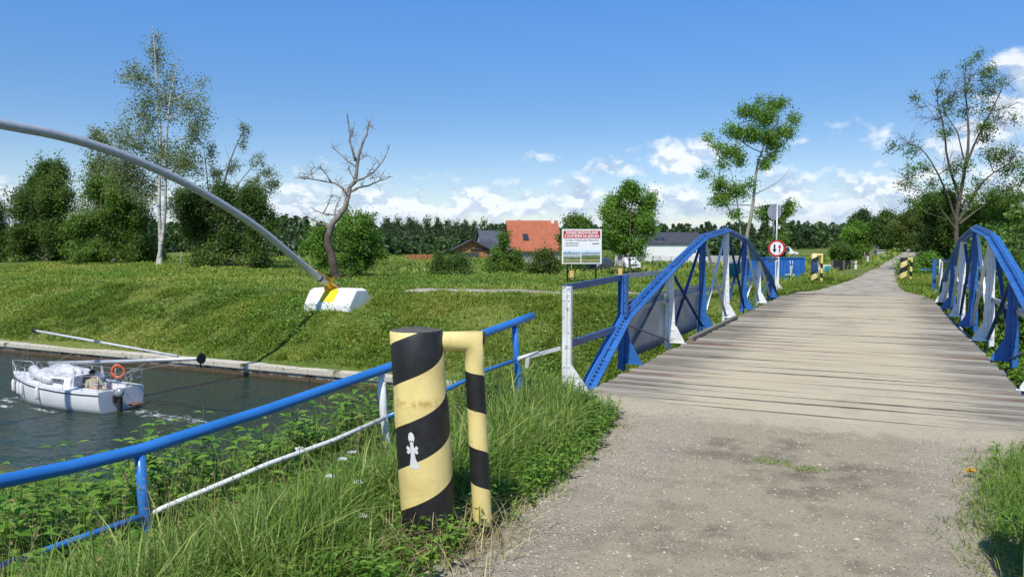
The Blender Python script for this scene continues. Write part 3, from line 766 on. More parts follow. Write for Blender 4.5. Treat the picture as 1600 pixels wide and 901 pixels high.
# dark blue poster stuck on the far bollard
b = MB(); a_c = math.atan2(-far1.location[1], -far1.location[0]); V = []
for j in range(2):
    for i in range(9): a = a_c-1.1+2.0*i/8; V.append((far1.location[0]+(BOL_R+.012)*math.cos(a), far1.location[1]+(BOL_R+.012)*math.sin(a), far1.location[2]+.62+.52*j+.10*math.sin(i*1.1)*(1 if j else -1)))
b.add(V, [(i, i+1, i+10, i+9) for i in range(8)]); b.build('blue_paint_patch', M['blue_dark'], far1)

# ---------------------------------------------------------------- road sign at the far end of the bridge
M['sign_red'] = plain('sign_red', (.50, .02, .025), .4, var=.06); M['sign_white'] = plain('sign_white', (.78, .79, .80), .4, var=.04); M['sign_back'] = plain('sign_back', (.33, .36, .40), .45, .4)
S0 = atD(1212, 452, 34.4); S0[2] = float(zt(S0[0], S0[1]))-.2
sg = empty('road_sign', S0, 'round red rimmed sign giving way to oncoming traffic, on a post with two more discs', 'road sign')
b = MB(); top = atD(1211, 318, 34.4); b.tube([S0, [S0[0], S0[1], top[2]]], .032, 10); b.build('sign_post', M['galv'], sg)
def face(c, D, off): p = atD(c[0], c[1], D); return p
nrm = -FH; ax = RT; ay = np.array([0, 0, 1.])
c = atD(1213.5, 388, 34.2); r = .375
b = MB(); b.disc(c, ax, ay, r, .010, 40); b.build('sign_plate', M['sign_red'], sg)
ctr = c+nrm*.0
b = MB(); b.disc(c-FH*.012, ax, ay, r*.78, .004, 40); b.build('sign_field', M['sign_white'], sg)
def arrow(cx, up, mat, name, wd):
    o = c-FH*.018+ax*cx; s = 1 if up else -1
    def q(u, v): return o+ax*u+ay*v*s
    bb = MB(); bb.prism([q(-wd, -.18), q(wd, -.18), q(wd, .04), q(wd*2.6, .04), q(0, .19), q(-wd*2.6, .04), q(-wd, .04)], -FH*.004); bb.build(name, mat, sg)
arrow(-.10, False, M['black'], 'black_arrow', .038); arrow(.125, True, M['sign_red'], 'red_arrow', .03)
c2 = atD(1210, 331, 34.45); b = MB(); b.disc(c2, ax*.97+FH*.24, ay, .36, .010, 36); b.build('sign_disc_back', M['sign_back'], sg)
c3 = atD(1208.5, 361, 34.45); a3 = ax*.24+FH*.97; b = MB(); b.disc(c3, a3, ay, .36, .010, 36); b.build('sign_disc_side', M['sign_back'], sg)
# ---------------------------------------------------------------- sailing boat in the canal
M['gel'] = plain('white_gelcoat', (.74, .75, .75), .25, var=.05, scale=1.5)
M['hullgrey'] = plain('hull_antifoul', (.10, .12, .13), .5)
M['navy'] = plain('navy_stripe', (.02, .03, .06), .4)
M['tarp'] = plain('grey_sailcloth', (.40, .42, .45), .8, var=.35, scale=3.5, bmp=.02)
M['sail'] = plain('white_sailcloth', (.52, .53, .55), .8, var=.18, scale=4, bmp=.02)
M['smoke'] = plain('smoked_window', (.06, .065, .07), .15)
M['rope'] = plain('rope', (.42, .40, .36), .8)
M['orange'] = plain('lifebuoy_orange', (.62, .095, .035), .5, var=.12)
M['teak'] = plain('cockpit_teak', (.16, .09, .05), .6)
M['motor'] = plain('outboard_cowl', (.36, .38, .41), .3, .3)
BX, BY, BZ = -28.95, 20.0, WATER
boat = empty('sailing_boat', (BX, BY, BZ), 'small white sailing yacht with lowered mast motoring along the canal', 'sailing boat')
def hb(x):      # half beam
    t = np.interp(x, [-3.25, -2.8, -2.2, -1.4, -.4, .6, 1.6, 2.55], [.03, .34, .66, .94, 1.13, 1.18, 1.12, .98]); return float(t)
def sheer(x): return float(np.interp(x, [-3.25, -1, 1, 2.55], [1.02, .86, .80, .80]))
def W(x, y, z): return (BX+(x*1.28 if x < 0 else x), BY+y, BZ+z)
xs = [-3.25, -3.0, -2.7, -2.3, -1.8, -1.2, -.5, .3, 1.1, 1.9, 2.4, 2.55]
prof = [(0, -.35), (.55, -.30), (.86, -.06), (.965, .22), (1.0, .52), (1.015, .82), (1.0, 1.)]
V = []; F = []; m = len(prof)*2-1
for i, x in enumerate(xs):
    h = hb(x); sh = sheer(x)
    half = []
    for (u, v) in prof:
        z = v*sh if v > 0 else v*min(1, (x+3.4)/1.2)
        # raked stem: low points are set back
        xx = x+(max(0, (.9-z))*.42*max(0, (-1.6-x)/1.6))
        half.append((xx, h*u, z))
    ring = [(a, -c, d) for (a, c, d) in half[::-1]]+half[1:]
    V += [W(*q) for q in ring]
for i in range(len(xs)-1):
    for k in range(m-1): F.append((i*m+k, (i+1)*m+k, (i+1)*m+k+1, i*m+k+1))
cap_V = V[-m:]
b = MB(); b.add(V, F, True); b.add([(q[0]+.002, q[1], q[2]) for q in cap_V], [tuple(range(m))]); hull = b.build('hull', M['gel'], boat)
b = MB()    # dark rubbing strake below the sheer on both sides
for s in (-1, 1): b.tube([W(x, s*(hb(x)*1.012+.012), sheer(x)-.10) for x in xs], .022, 6)
b.build('rubbing_strake', M['navy'], boat)
# deck with an open cockpit well
b = MB(); cw = .62
def dk(x, y): return W(x, y, sheer(x)+.03*(1-(y/max(hb(x), .05))**2)+.004)
for x0, x1 in zip(xs[:-1], xs[1:]):
    if x1 <= .61 or x0 >= 2.3:
        for s in (-1, 1): b.add([dk(x0, 0), dk(x1, 0), dk(x1, s*hb(x1)), dk(x0, s*hb(x0))], [(0, 1, 2, 3)])
for s in (-1, 1):
    pts_ = [.3, .6, 1.1, 1.9, 2.4]
    for x0, x1 in zip(pts_[:-1], pts_[1:]): b.add([W(x0, s*cw, sheer(x0)+.03), W(x1, s*cw, sheer(x1)+.03), W(x1, s*hb(x1), sheer(x1)+.004), W(x0, s*hb(x0), sheer(x0)+.004)], [(0, 1, 2, 3)])
b.build('deck', M['gel'], boat)
b = MB()    # cockpit: sole, seats, open stern step
b.box(W(.5, -.62, .22), W(2.5, .62, .27)); b.box(W(.5, -.60, .28), W(2.2, -.34, .55)); b.box(W(.5, .34, .28), W(2.2, .60, .55))
for s in (-1, 1): b.box(W(.5, s*.62-.015, .2), W(2.4, s*.62+.015, .83))
b.box(W(2.36, -.62, .2), W(2.44, -.2, .62)); b.build('cockpit', M['gel'], boat)
b = MB(); b.box(W(2.565, .25, .12), W(2.95, .80, .17)); b.build('bathing_step', M['teak'], boat)
# coachroof with side windows and hatch
def loft(secs, name, mat):
    bb = MB(); V = []; n = len(secs[0]); F = []
    for s_ in secs: V += [W(*p) for p in s_]
    for i in range(len(secs)-1):
        for k in range(n-1): F.append((i*n+k, (i+1)*n+k, (i+1)*n+k+1, i*n+k+1))
    F += [tuple(range(n))[::-1], tuple((len(secs)-1)*n+k for k in range(n))]
    bb.add(V, F); return bb.build(name, mat, boat, bevel=.02)
def csec(x, w, h): z = sheer(x)-.02; return [(x, -w, z), (x, -w*.88, z+h*.8), (x, -w*.5, z+h), (x, w*.5, z+h), (x, w*.88, z+h*.8), (x, w, z)]
loft([csec(-1.7, .35, .08), csec(-1.3, .52, .24), csec(-.4, .74, .40), csec(.5, .80, .46), csec(.62, .80, .44)], 'coachroof', M['gel'])
for s in (-1, 1):
    b = MB(); b.prism([W(-.75, s*.682, sheer(0)+.12), W(.2, s*.785, sheer(0)+.12), W(.2, s*.742, sheer(0)+.29), W(-.6, s*.655, sheer(0)+.25)], (0, s*.012, 0)); b.build('cabin_window', M['smoke'], boat)
b = MB(); b.prism([W(.63, -.30, .55), W(.63, .30, .55), W(.66, .26, 1.22), W(.66, -.26, 1.22)], (.012, 0, 0)); b.build('companionway', M['smoke'], boat)
b = MB(); b.prism([W(.45, -.74, .83), W(.72, -.70, .83), W(.70, -.60, 1.45), W(.60, -.58, 1.5)], (0, .03, 0)); b.build('spray_hood', M['tarp'], boat); b = MB(); b.prism([W(.45, .74, .83), W(.72, .70, .83), W(.70, .60, 1.45), W(.60, .58, 1.5)], (0, -.03, 0)); b.build('spray_hood', M['tarp'], boat)
# flaked sail and covers heaped over the coachroof
def heap(name, mat, c, rx, ry, rz, seed, rot=0):
    rg = np.random.default_rng(seed); n, mm = 30, 14; V = []; F = []
    for j in range(mm+1):
        th = math.pi*.5*j/mm
        for k in range(n):
            ph = 2*math.pi*k/n; d = np.array([math.sin(th)*math.cos(ph), math.sin(th)*math.sin(ph), math.cos(th)])
            q = 1+.42*(float(fbm(d[0]*3.1+seed, d[1]*3.1+d[2]*2, 3))-.5)+.16*math.sin(ph*5+seed+th*3)*math.sin(th)
            x, y, z = d[0]*rx*q, d[1]*ry*q, d[2]*rz*q
            V.append(W(c[0]+x*math.cos(rot)-y*math.sin(rot), c[1]+x*math.sin(rot)+y*math.cos(rot), c[2]+z))
    for j in range(mm):
        for k in range(n): F.append((j*n+k, (j+1)*n+k, (j+1)*n+(k+1) % n, j*n+(k+1) % n))
    bb = MB(); bb.add(V, F, True); return bb.build(name, mat, boat)
heap('folded_sail', M['tarp'], (-.55, .05, 1.12), 1.05, .55, .42, 3)
heap('folded_sail', M['sail'], (-.05, -.30, 1.16), .55, .34, .36, 8)
heap('folded_sail', M['tarp'], (-1.05, -.38, 1.0), .62, .22, .28, 5, .35)
b = MB(); b.tube([W(-2.05, -.12, 1.22), W(-1.5, -.40, 1.10), W(-.7, -.72, 1.02), (W(-.35, -.80, .98))], [.20, .19, .15, .08], 12); b.build('furled_genoa', M['sail'], boat)
# lowered mast, boom and shrouds
mA, mB_ = np.array(atY(77, 567, BY+.1)), np.array(atY(312, 560, BY+.1))
b = MB(); b.tube([mA, (mA+mB_)/2+np.array([0, 0, -.02]), mB_], [.075, .075, .07], 12); b.build('mast', M['galv'], boat)
b = MB(); b.tube([mB_, mB_+(mB_-mA)*.012], [.16, .20], 10); b.bar(mB_, mB_+np.array([.05, 0, -.35]), .04, .04, (0, 1, 0)); b.build('masthead_cover', M['black'], boat)
sA, sB_ = np.array(atY(53, 516, BY-.2)), np.array(atY(278, 556, BY+.3))
b = MB(); b.tube([sA, sB_], .045, 10); b.build('boom', M['sail'], boat)
b = MB(); b.tube([sA-np.array([.06, 0, -.03]), sA+np.array([.14, 0, -.03])], .075, 8); b.build('boom_fitting', M['black'], boat)
b = MB()    # mast crutch, pulpit, pushpit, stanchions
def tub(P, r=.013, nm='stanchion'):
    b = MB(); b.tube([np.asarray(p, float) for p in P], r, 6); b.build(nm, M['galv'], boat)
tub([W(1.75, -.45, .85), mA*.3+mB_*.7-np.array([0, 0, .05]), W(1.75, .45, .85)], .018, 'mast_crutch')
tub([W(-1.9, -.4, .9), W(-1.95, 0, 1.55), W(-1.9, .4, .9)], .016, 'mast_crutch'); tub([W(-1.2, -.6, .9), W(-1.25, 0, 1.5), W(-1.2, .6, .9)], .014, 'mast_crutch')
tub([W(-2.4, -.5, .95), W(-2.75, -.36, 1.42), W(-3.3, 0, 1.5), W(-2.75, .36, 1.42), W(-2.4, .5, .95)], .013, 'pulpit'); tub([W(-3.1, .12, 1.0), W(-3.3, 0, 1.5), W(-3.1, -.12, 1.0)], .013, 'pulpit')
for s in (-1, 1):
    tub([W(1.7, s*1.05, .82), W(1.75, s*1.05, 1.40), W(2.5, s*.95, 1.42), W(2.55, s*.45, 1.40), W(2.52, s*.45, .6)], .013, 'pushpit'); tub([W(2.5, s*.95, .8), W(2.5, s*.95, 1.42)], .013, 'pushpit'); tub([W(1.75, s*1.05, 1.1), W(2.5, s*.95, 1.12), W(2.55, s*.45, 1.1)], .013, 'pushpit')
    for x in (-1.6, -.5, .7): tub([W(x, s*hb(x)*.96, sheer(x)), W(x, s*hb(x)*.97, sheer(x)+.5)], .011)
b = MB()
for s in (-1, 1):
    for z in (.5, .28): b.tube([W(-2.75, s*.36, 1.42-.5+z)]+[W(x, s*hb(x)*.97, sheer(x)+z) for x in (-1.6, -.5, .7)]+[W(1.75, s*1.05, .9+z)], .005, 4)
b.tube([sA, W(-3.2, -.05, 1.0)], .005, 4); b.tube([sA, W(-3.0, .2, 1.0)], .005, 4); b.tube([sA, W(-2.6, -.4, 1.0)], .005, 4)
b.tube([W(-1.95, 0, 1.55), W(-3.2, 0, 1.05)], .005, 4); b.tube([mB_, W(2.5, .9, 1.4)], .005, 4); b.tube([mB_, W(2.5, -.9, 1.4)], .005, 4); b.tube([sA*.55+sB_*.45, W(-1.25, 0, 1.5)], .006, 4)
b.tube([mB_-(mB_-mA)*.1, mA+np.array([.3, 0, -.2])], .006, 4)
b.build('lines', M['rope'], boat)
# outboard motor on the transom
ob = MB(); ob.ball(W(2.78, -.28, .72), .20, .16, .20, 14, 8); cowl = ob.build('outboard_motor', M['motor'], boat)
ob = MB(); ob.prism([W(2.66, -.33, .62), W(2.90, -.33, .60), W(2.86, -.33, -.25), W(2.74, -.33, -.25)], (0, .11, 0)); ob.box(W(2.555, -.40, .34), W(2.68, -.16, .60)); ob.bar(W(2.68, -.28, .74), W(2.1, -.18, .86), .035, .035); ob.build('outboard_leg', M['iron'], cowl)
# fenders hanging along the port side
fx = [-2.62, -2.0, -1.72, -.62]
def fender(x, label):
    y = -(hb(x)*1.0+.085); r = empty('fender', W(x, y, .55), label, 'fender', 'fenders hung along the side of the sailing boat')
    bb = MB(); bb.tube([W(x, y, .30), W(x, y, .34), W(x, y, .40), W(x, y, .70), W(x, y, .77), W(x, y, .82)], [.02, .05, .07, .07, .05, .02], 12); bb.build('fender_body', M['gel'], r)
    bb = MB(); bb.tube([W(x, y, .82), W(x, y+.10, sheer(x)+.02), W(x, y+.13, sheer(x)+.28)], .009, 5); bb.build('fender_rope', M['rope'], r); return r
for x, l in zip(fx, ['white fender hanging nearest the bow of the sailing boat', 'white fender second from the bow of the sailing boat', 'white fender third from the bow of the sailing boat', 'white fender hanging amidships, nearest the stern of the sailing boat']): fender(x, l)
# lifebuoy
lb = atY(185, 580, BY+.1); life = empty('lifebuoy', lb, 'orange ring lifebuoy hung on the stern rail of the sailing boat', 'lifebuoy')
b = MB(); a1 = np.array([.86, .5, 0]); a2 = np.array([0, 0, 1.]); b.torus(lb, a1, a2, .235, .062, 32, 10); b.build('ring', M['orange'], life)
nn = np.cross(a1, a2); b = MB(); b.tube([lb-a2*.29, np.array(W(2.5, .2, 1.3)), np.array(W(2.52, .45, .7))], .012, 5); b.build('hanger_strap', M['rope'], life)
for a in (.4, 1.97, 3.54, 5.11): d = a1*math.cos(a)+a2*math.sin(a); b = MB(); b.torus(lb+d*.235, d, nn, .067, .009, 16, 5); b.build('grab_band', M['rope'], life)
# ---------------------------------------------------------------- helmsman
M['skin'] = plain('skin', (.42, .24, .16), .55, var=.06); M['khaki'] = plain('khaki_shirt', (.36, .33, .24), .85, var=.2, scale=9); M['trous'] = plain('beige_trousers', (.25, .23, .19), .85, var=.15); M['cap_dark'] = plain('dark_cap', (.018, .02, .026), .8)
def skin_mesh(name, V, E, Rr, mat, parent, lv=2):
    me = bpy.data.meshes.new(name); o0 = wl(parent); me.from_pydata([tuple(np.array(v)-o0) for v in V], E, [])
    o = bpy.data.objects.new(name, me); COL.objects.link(o)
    o.modifiers.new('skin', 'SKIN'); sm = o.modifiers.new('sub', 'SUBSURF'); sm.levels = lv; sm.render_levels = lv
    for i, r in enumerate(Rr): me.skin_vertices[0].data[i].radius = (r, r) if not hasattr(r, '__len__') else r
    me.skin_vertices[0].data[0].use_root = True
    dg = bpy.context.evaluated_depsgraph_get(); dg.update(); nm = bpy.data.meshes.new_from_object(o.evaluated_get(dg))
    bpy.data.objects.remove(o); nm.materials.clear(); nm.materials.append(mat)
    nm.polygons.foreach_set('use_smooth', np.ones(len(nm.polygons), bool)); return link(name, nm, parent)
pz = .57; px0 = 1.5
man = empty('person', W(px0, -.42, pz), 'crouching person in khaki shirt and dark cap steering in the boat cockpit', 'person')
pel = (px0, -.40, pz+.10); ch = (px0-.22, -.28, pz+.50); nk = (px0-.30, -.22, pz+.62); hd = (px0-.37, -.18, pz+.76)
J = dict(pel=pel, sp=(px0-.10, -.35, pz+.28), ch=ch, nk=nk, hd=hd, ht=(px0-.40, -.16, pz+.86),
         sl=(px0-.28, -.47, pz+.50), el=(px0-.20, -.56, pz+.26), wl_=(px0-.02, -.42, pz+.12), hl=(px0+.05, -.36, pz+.10),
         sr=(px0-.20, -.08, pz+.50), er=(px0-.02, .02, pz+.28), wr=(px0+.20, -.06, pz+.26), hr=(px0+.28, -.08, pz+.27),
         kl=(px0+.36, -.30, pz+.10), al=(px0+.30, -.28, pz-.24), fl=(px0+.48, -.26, pz-.27), kr=(px0+.30, -.02, pz+.12), ar=(px0+.26, -.02, pz-.24), fr=(px0+.44, .0, pz-.27))
names = list(J); ix = {k: i for i, k in enumerate(names)}
Eb = [('pel', 'sp'), ('sp', 'ch'), ('ch', 'nk'), ('nk', 'hd'), ('hd', 'ht'), ('ch', 'sl'), ('sl', 'el'), ('el', 'wl_'), ('wl_', 'hl'), ('ch', 'sr'), ('sr', 'er'), ('er', 'wr'), ('wr', 'hr'), ('pel', 'kl'), ('kl', 'al'), ('al', 'fl'), ('pel', 'kr'), ('kr', 'ar'), ('ar', 'fr')]
rad = dict(pel=.15, sp=.14, ch=.15, nk=.06, hd=.10, ht=.075, sl=.075, el=.05, wl_=.036, hl=.04, sr=.075, er=.05, wr=.036, hr=.04, kl=.075, al=.05, fl=.04, kr=.075, ar=.05, fr=.04)
skin_mesh('body', [W(*J[k]) for k in names], [(ix[a], ix[c]) for a, c in Eb], [rad[k] for k in names], M['skin'], man)
ks = ['pel', 'sp', 'ch', 'sl', 'el', 'sr', 'er']; ik = {k: i for i, k in enumerate(ks)}
shirt = skin_mesh('shirt', [W(*J[k]) for k in ks], [(ik[a], ik[c]) for a, c in [('pel', 'sp'), ('sp', 'ch'), ('ch', 'sl'), ('sl', 'el'), ('ch', 'sr'), ('sr', 'er')]], [.175, .17, .185, .10, .075, .10, .075], M['khaki'], man)
ks = ['pel', 'kl', 'al', 'kr', 'ar']; ik = {k: i for i, k in enumerate(ks)}
skin_mesh('trousers', [W(*J[k]) for k in ks], [(ik[a], ik[c]) for a, c in [('pel', 'kl'), ('kl', 'al'), ('pel', 'kr'), ('kr', 'ar')]], [.168, .095, .07, .095, .07], M['trous'], man)
b = MB(); hc = np.array(W(*J['hd']))+np.array([-.02, .01, .045]); b.ball(hc, .125, .115, .10, 14, 8); b.prism([hc+np.array([-.09, -.08, .0]), hc+np.array([-.24, -.05, -.03]), hc+np.array([-.24, .06, -.03]), hc+np.array([-.09, .09, .0])], (0, 0, .015)); b.build('cap', M['cap_dark'], man)

# ---------------------------------------------------------------- steel arch over the canal with its concrete foot
XA = -27.0
apx = [(-330, 205), (-150, 186), (0, 194), (100, 212), (200, 244), (300, 290), (400, 352), (450, 394), (490, 427), (509, 443)]
aP = [atX(*q, XA) for q in apx]
# carry the arch on over the near side, mirrored about its crown
crown = 14.6
def arch_z(Y): return float(np.interp(Y, [p[1] for p in aP], [p[2] for p in aP]))
full = [p for p in aP if p[1] > 16.0]
full = [np.array([XA, 2*crown-p[1], p[2]]) for p in full[::-1]]+[np.array([XA, crown, max(p[2] for p in full)+.12])]+full
# smooth the chain of measured points
P = np.array(full)
for it in range(2):
    Q = [P[0]]
    for i in range(len(P)-1): Q += [P[i]*.75+P[i+1]*.25, P[i]*.25+P[i+1]*.75]
    Q.append(P[-1]); P = np.array(Q)
arch = empty('steel_arch', (XA, 33.3, -1.6), 'tall grey steel pipe arch spanning over the canal', 'arch')
b = MB(); b.tube(list(P), .175, 18); b.build('arch_pipe', M['galv'], arch)
E2 = P[-1]; dT = P[-1]-P[-6]; dT /= np.linalg.norm(dT)
b = MB(); b.tube([E2-dT*.62, E2-dT*.52], .20, 16); b.build('pipe_clamp', M['iron'], arch)
b = MB(); up2 = np.cross(np.array([1., 0, 0]), dT); 
b.prism([E2-dT*.55+np.array([-.02, 0, 0])+up2*.0, E2+dT*.45+up2*.62, E2+dT*.50-up2*.38, E2-dT*.2-up2*.20], (.04, 0, 0))
b.prism([E2-dT*.25+np.array([-.16, 0, 0]), E2-dT*.25+np.array([.16, 0, 0]), E2+dT*.48+np.array([.48, 0, 0]), E2+dT*.48+np.array([-.48, 0, 0])], up2*.05)
b.prism([E2-dT*1.0+up2*.22+np.array([-.10, 0, 0]), E2-dT*1.0+up2*.22+np.array([.10, 0, 0]), E2+dT*.1+up2*.30+np.array([.16, 0, 0]), E2+dT*.1+up2*.30+np.array([-.16, 0, 0])], up2*.04)
b.tube([E2-dT*.12, E2+dT*.30, E2+dT*.95], [.20, .26, .52], 4)
b.build('foot_bracket', M['yellow_gold'], arch)
M['block'] = painted('whitewashed_concrete', (.72, .73, .72), .8, chip=(.30, .30, .28), rough=.8, amount=.57)
fb = np.array([XA+.15, 33.55, 0.]); zb = -2.15
blk = empty('concrete_footing', (fb[0], fb[1], zb), 'white painted concrete footing block under the steel arch on the grassy bank', 'footing')
b = MB(); x0, x1 = fb[0]-1.6, fb[0]+1.6
def sec(x, ins=0.): return [(x, fb[1]-.95+ins, zb), (x, fb[1]-.95+ins, zb+.95-ins*.5), (x, fb[1]-.25, zb+1.78-ins*.8), (x, fb[1]+.65, zb+1.78-ins*.8), (x, fb[1]+1.3-ins, zb+1.0), (x, fb[1]+1.3-ins, zb)]
S = [sec(x0, .22), sec(x0+.28), sec(x1-.22), sec(x1, .10)]; V = [p for s_ in S for p in s_]; F = []
for i in range(3):
    for k in range(6): F.append((i*6+k, (i+1)*6+k, (i+1)*6+(k+1) % 6, i*6+(k+1) % 6))
F += [tuple(range(6)), tuple(range(18, 24))[::-1]]
b.add(V, F); b.build('block', M['block'], blk, bevel=.06)
b = MB(); b.add([(fb[0]-.46, fb[1]-.94+.10-.012, zb+.98+.104), (fb[0]+.50, fb[1]-.94+.10-.012, zb+.98+.104), (fb[0]+.5, fb[1]-.30-.012, zb+1.76), (fb[0]-.45, fb[1]-.30-.012, zb+1.76)], [(0, 1, 2, 3)]); b.build('yellow_paint_patch', plain('bright_yellow_paint', (.72, .55, .012), .5), blk)
# ---------------------------------------------------------------- leaves and trees
def unit(v): return v/(np.linalg.norm(v, axis=-1, keepdims=True)+1e-9)
def leaf_quads(C, size, rg, up=.5, fold=.25, aspect=.62, out=None, tint=None):
    """C (n,3) centres -> folded leaf blades of two quads' worth (4-corner rhombus bent on its midrib = 2 tris)"""
    n = len(C); nrm = unit(rg.normal(size=(n, 3))+np.array([0, 0, up])+(out if out is not None else 0))
    t = rg.normal(size=(n, 3)); t = unit(t-nrm*(t*nrm).sum(1, keepdims=True)); s = np.cross(nrm, t)
    L_ = (size*rg.uniform(.6, 1.3, n))[:, None]; w = L_*aspect*.5
    a = C-t*L_*.5; b_ = C+t*L_*.5; l = C+s*w-nrm*w*fold*2-t*L_*.06; r = C-s*w-nrm*w*fold*2-t*L_*.06
    V = np.stack([a, l, b_, r], 1).reshape(-1, 3); i = np.arange(n)[:, None]*4
    F = np.concatenate([i+[0, 1, 2], i+[0, 2, 3]], 1).reshape(-1, 3)
    tt = rg.random(n) if tint is None else tint
    return V, F, np.repeat(tt, 2)
def tree(name, label, cat, base, D, trunk, r0, blobs, leafm, barkm, lsize, seed, group=None, twig=.018, depth=.85, stems=(), lean_leaf=.95, bare=(), zbase=None, droop=0., wood='trunk', nsub=3, spread=1.15, dens=1.4, fine=.85):
    """base: pixel of the foot; trunk: pixel chain; blobs: (px,py,rx,ry,twigs,leaves per twig)"""
    lsize = lsize*fine; rg = np.random.default_rng(seed); sc = D/F_
    B = atD(base[0], base[1], D); zg = float(zt(B[0], B[1])); B = np.array([B[0], B[1], zg-.15])
    root = empty(name, B, label, cat, group)
    mb = MB(); chains = []
    def chain(px, r, dj=.25, start=None):
        P = []
        for k, q in enumerate(px):
            p = atD(q[0], q[1], D)+FH*(rg.normal()*dj*(k > 0))
            P.append(p)
        if start is not None: P[0] = start
        P = np.array(P)
        for it in range(1):
            Q = [P[0]]
            for i in range(len(P)-1): Q += [P[i]*.72+P[i+1]*.28, P[i]*.28+P[i+1]*.72]
            Q.append(P[-1]); P = np.array(Q)
        rr = r*(1-.90*np.linspace(0, 1, len(P))**.85); return P, rr
    tp = [list(q) for q in trunk]
    P, rr = chain(tp, r0, start=B); rr[0] *= 1.35
    mb.tube(P, rr, 9, False); chains.append((P, rr))
    for st in stems:
        if len(st) == 3: px, r, fromtrunk = st
        else: (px, r), fromtrunk = st, False
        P2, r2 = chain(px, r, start=None if fromtrunk else B+np.array([rg.normal()*r0, rg.normal()*r0, 0])); mb.tube(P2, r2, 7, False); chains.append((P2, r2))
    allP = np.concatenate([c[0] for c in chains]); allR = np.concatenate([c[1] for c in chains])
    LC = []; LO = []; LTc = []
    def curve(a, c, sag, n=5):
        mid = (a+c)/2+np.array([0, 0, 1.])*sag+rg.normal(size=3)*np.linalg.norm(c-a)*.06
        t = np.linspace(0, 1, n)[:, None]; return (1-t)**2*a+2*t*(1-t)*mid+t*t*c
    for (px, py, rx, ry, nt_, nl) in blobs:
        dd = rg.normal()*rx*sc*.55*depth; C = atD(px, py, D)+FH*dd
        # limb from the best point on the stems: below the blob
        dist = np.linalg.norm(allP-C, axis=1)+1.6*np.maximum(0, allP[:, 2]-(C[2]-.45*np.abs(dist_h(allP, C))))
        j = int(np.argmin(dist)); a = allP[j]
        ln = np.linalg.norm(C-a); rl = min(allR[j]*.7, .02+.012*ln)
        P3 = curve(a, C, -.12*ln+.02, 6); mb.tube(P3, np.linspace(rl, rl*.45, 6), 5, False)
        bright = rg.normal()*.10
        for k in range(nt_):
            u = unit(rg.normal(size=3)); rad = rg.random()**.42
            E = C+(RT*u[0]*rx+np.array([0, 0, 1.])*u[2]*ry)*sc*rad+FH*u[1]*rx*sc*rad*depth
            st = P3[rg.integers(2, 6)]
            P4 = curve(st, E, .10*np.linalg.norm(E-st)-droop, 4); mb.tube(P4, np.linspace(max(twig, rl*.35), twig*.45, 4), 3, False)
            for q in range(nsub if nl else 2):
                E2_ = E+rg.normal(size=3)*min(rx, ry)*sc*.28-np.array([0, 0, droop*.6]); mb.tube([P4[2], (P4[2]+E2_)/2+rg.normal(size=3)*.05, E2_], [twig*.6, twig*.45, twig*.25], 3, False)
                if nl:
                    m = max(1, int(nl*dens/nsub)); t = rg.random((m, 1))**.7
                    pos = P4[2]*(1-t)+E2_*t+rg.normal(size=(m, 3))*lsize*spread
                    LC.append(pos); LO.append(np.repeat((u*.55)[None]*np.array([[1., 1., 1.]]), m, 0)); LTc.append(np.clip(rg.random(m)*.75+.12+bright, 0, 1))
    for px in bare:
        p0 = atD(px[0][0], px[0][1], D); j = int(np.argmin(np.linalg.norm(allP-p0, axis=1))); P5, r5 = chain(px, max(.03, allR[j]*.5), .1, start=allP[j]); mb.tube(P5, r5, 5, False)
    mb.build(wood, barkm, root)
    if LC:
        C = np.concatenate(LC); V, F, T = leaf_quads(C, lsize, rg, lean_leaf, out=np.concatenate(LO), tint=np.concatenate(LTc))
        link('crown', np_mesh('crown', V-B, [F], leafm, T), root)
    return root
def dist_h(A, C): return np.hypot(A[:, 0]-C[0], A[:, 1]-C[1])
G1 = 'trees along the top of the far bank'
tree('birch_tree', 'tall twin stemmed birch with white bark and thin crown', 'tree', (250, 424), 80,
     [(250, 424), (248, 380), (251, 300), (249, 220), (246, 150), (244, 90), (240, 42)], .25,
     [(241, 80, 16, 32, 26, 20), (246, 55, 8, 14, 10, 8), (226, 125, 24, 30, 20, 36), (268, 118, 30, 38, 20, 24), (212, 175, 34, 32, 24, 50), (296, 165, 30, 34, 22, 36), (254, 165, 30, 42, 24, 46), (205, 222, 32, 32, 24, 60), (312, 205, 22, 26, 18, 46),
      (250, 235, 40, 40, 30, 66), (190, 262, 30, 36, 24, 66), (300, 255, 34, 40, 28, 60), (220, 290, 34, 34, 24, 60), (318, 165, 12, 20, 8, 24), (196, 118, 12, 14, 8, 18), (320, 125, 10, 14, 6, 14)],
     M['leaf_pale'], M['birch_bark'], .26, 21, G1, spread=1.7, dens=1.25, stems=[([(253, 424), (257, 345), (258, 270), (263, 205), (270, 140), (276, 100)], .24)], droop=.25)
tree('birch_tree', 'shorter pale birch standing close behind the twin stemmed birch on its left', 'tree', (178, 414), 90,
     [(178, 414), (176, 350), (172, 290), (168, 235), (164, 205)], .2,
     [(165, 225, 20, 26, 16, 60), (152, 262, 26, 30, 22, 70), (190, 270, 28, 34, 22, 70), (166, 305, 36, 36, 26, 74), (210, 320, 26, 30, 18, 60)],
     M['leaf_pale'], M['birch_bark'], .30, 22, G1, droop=.2)
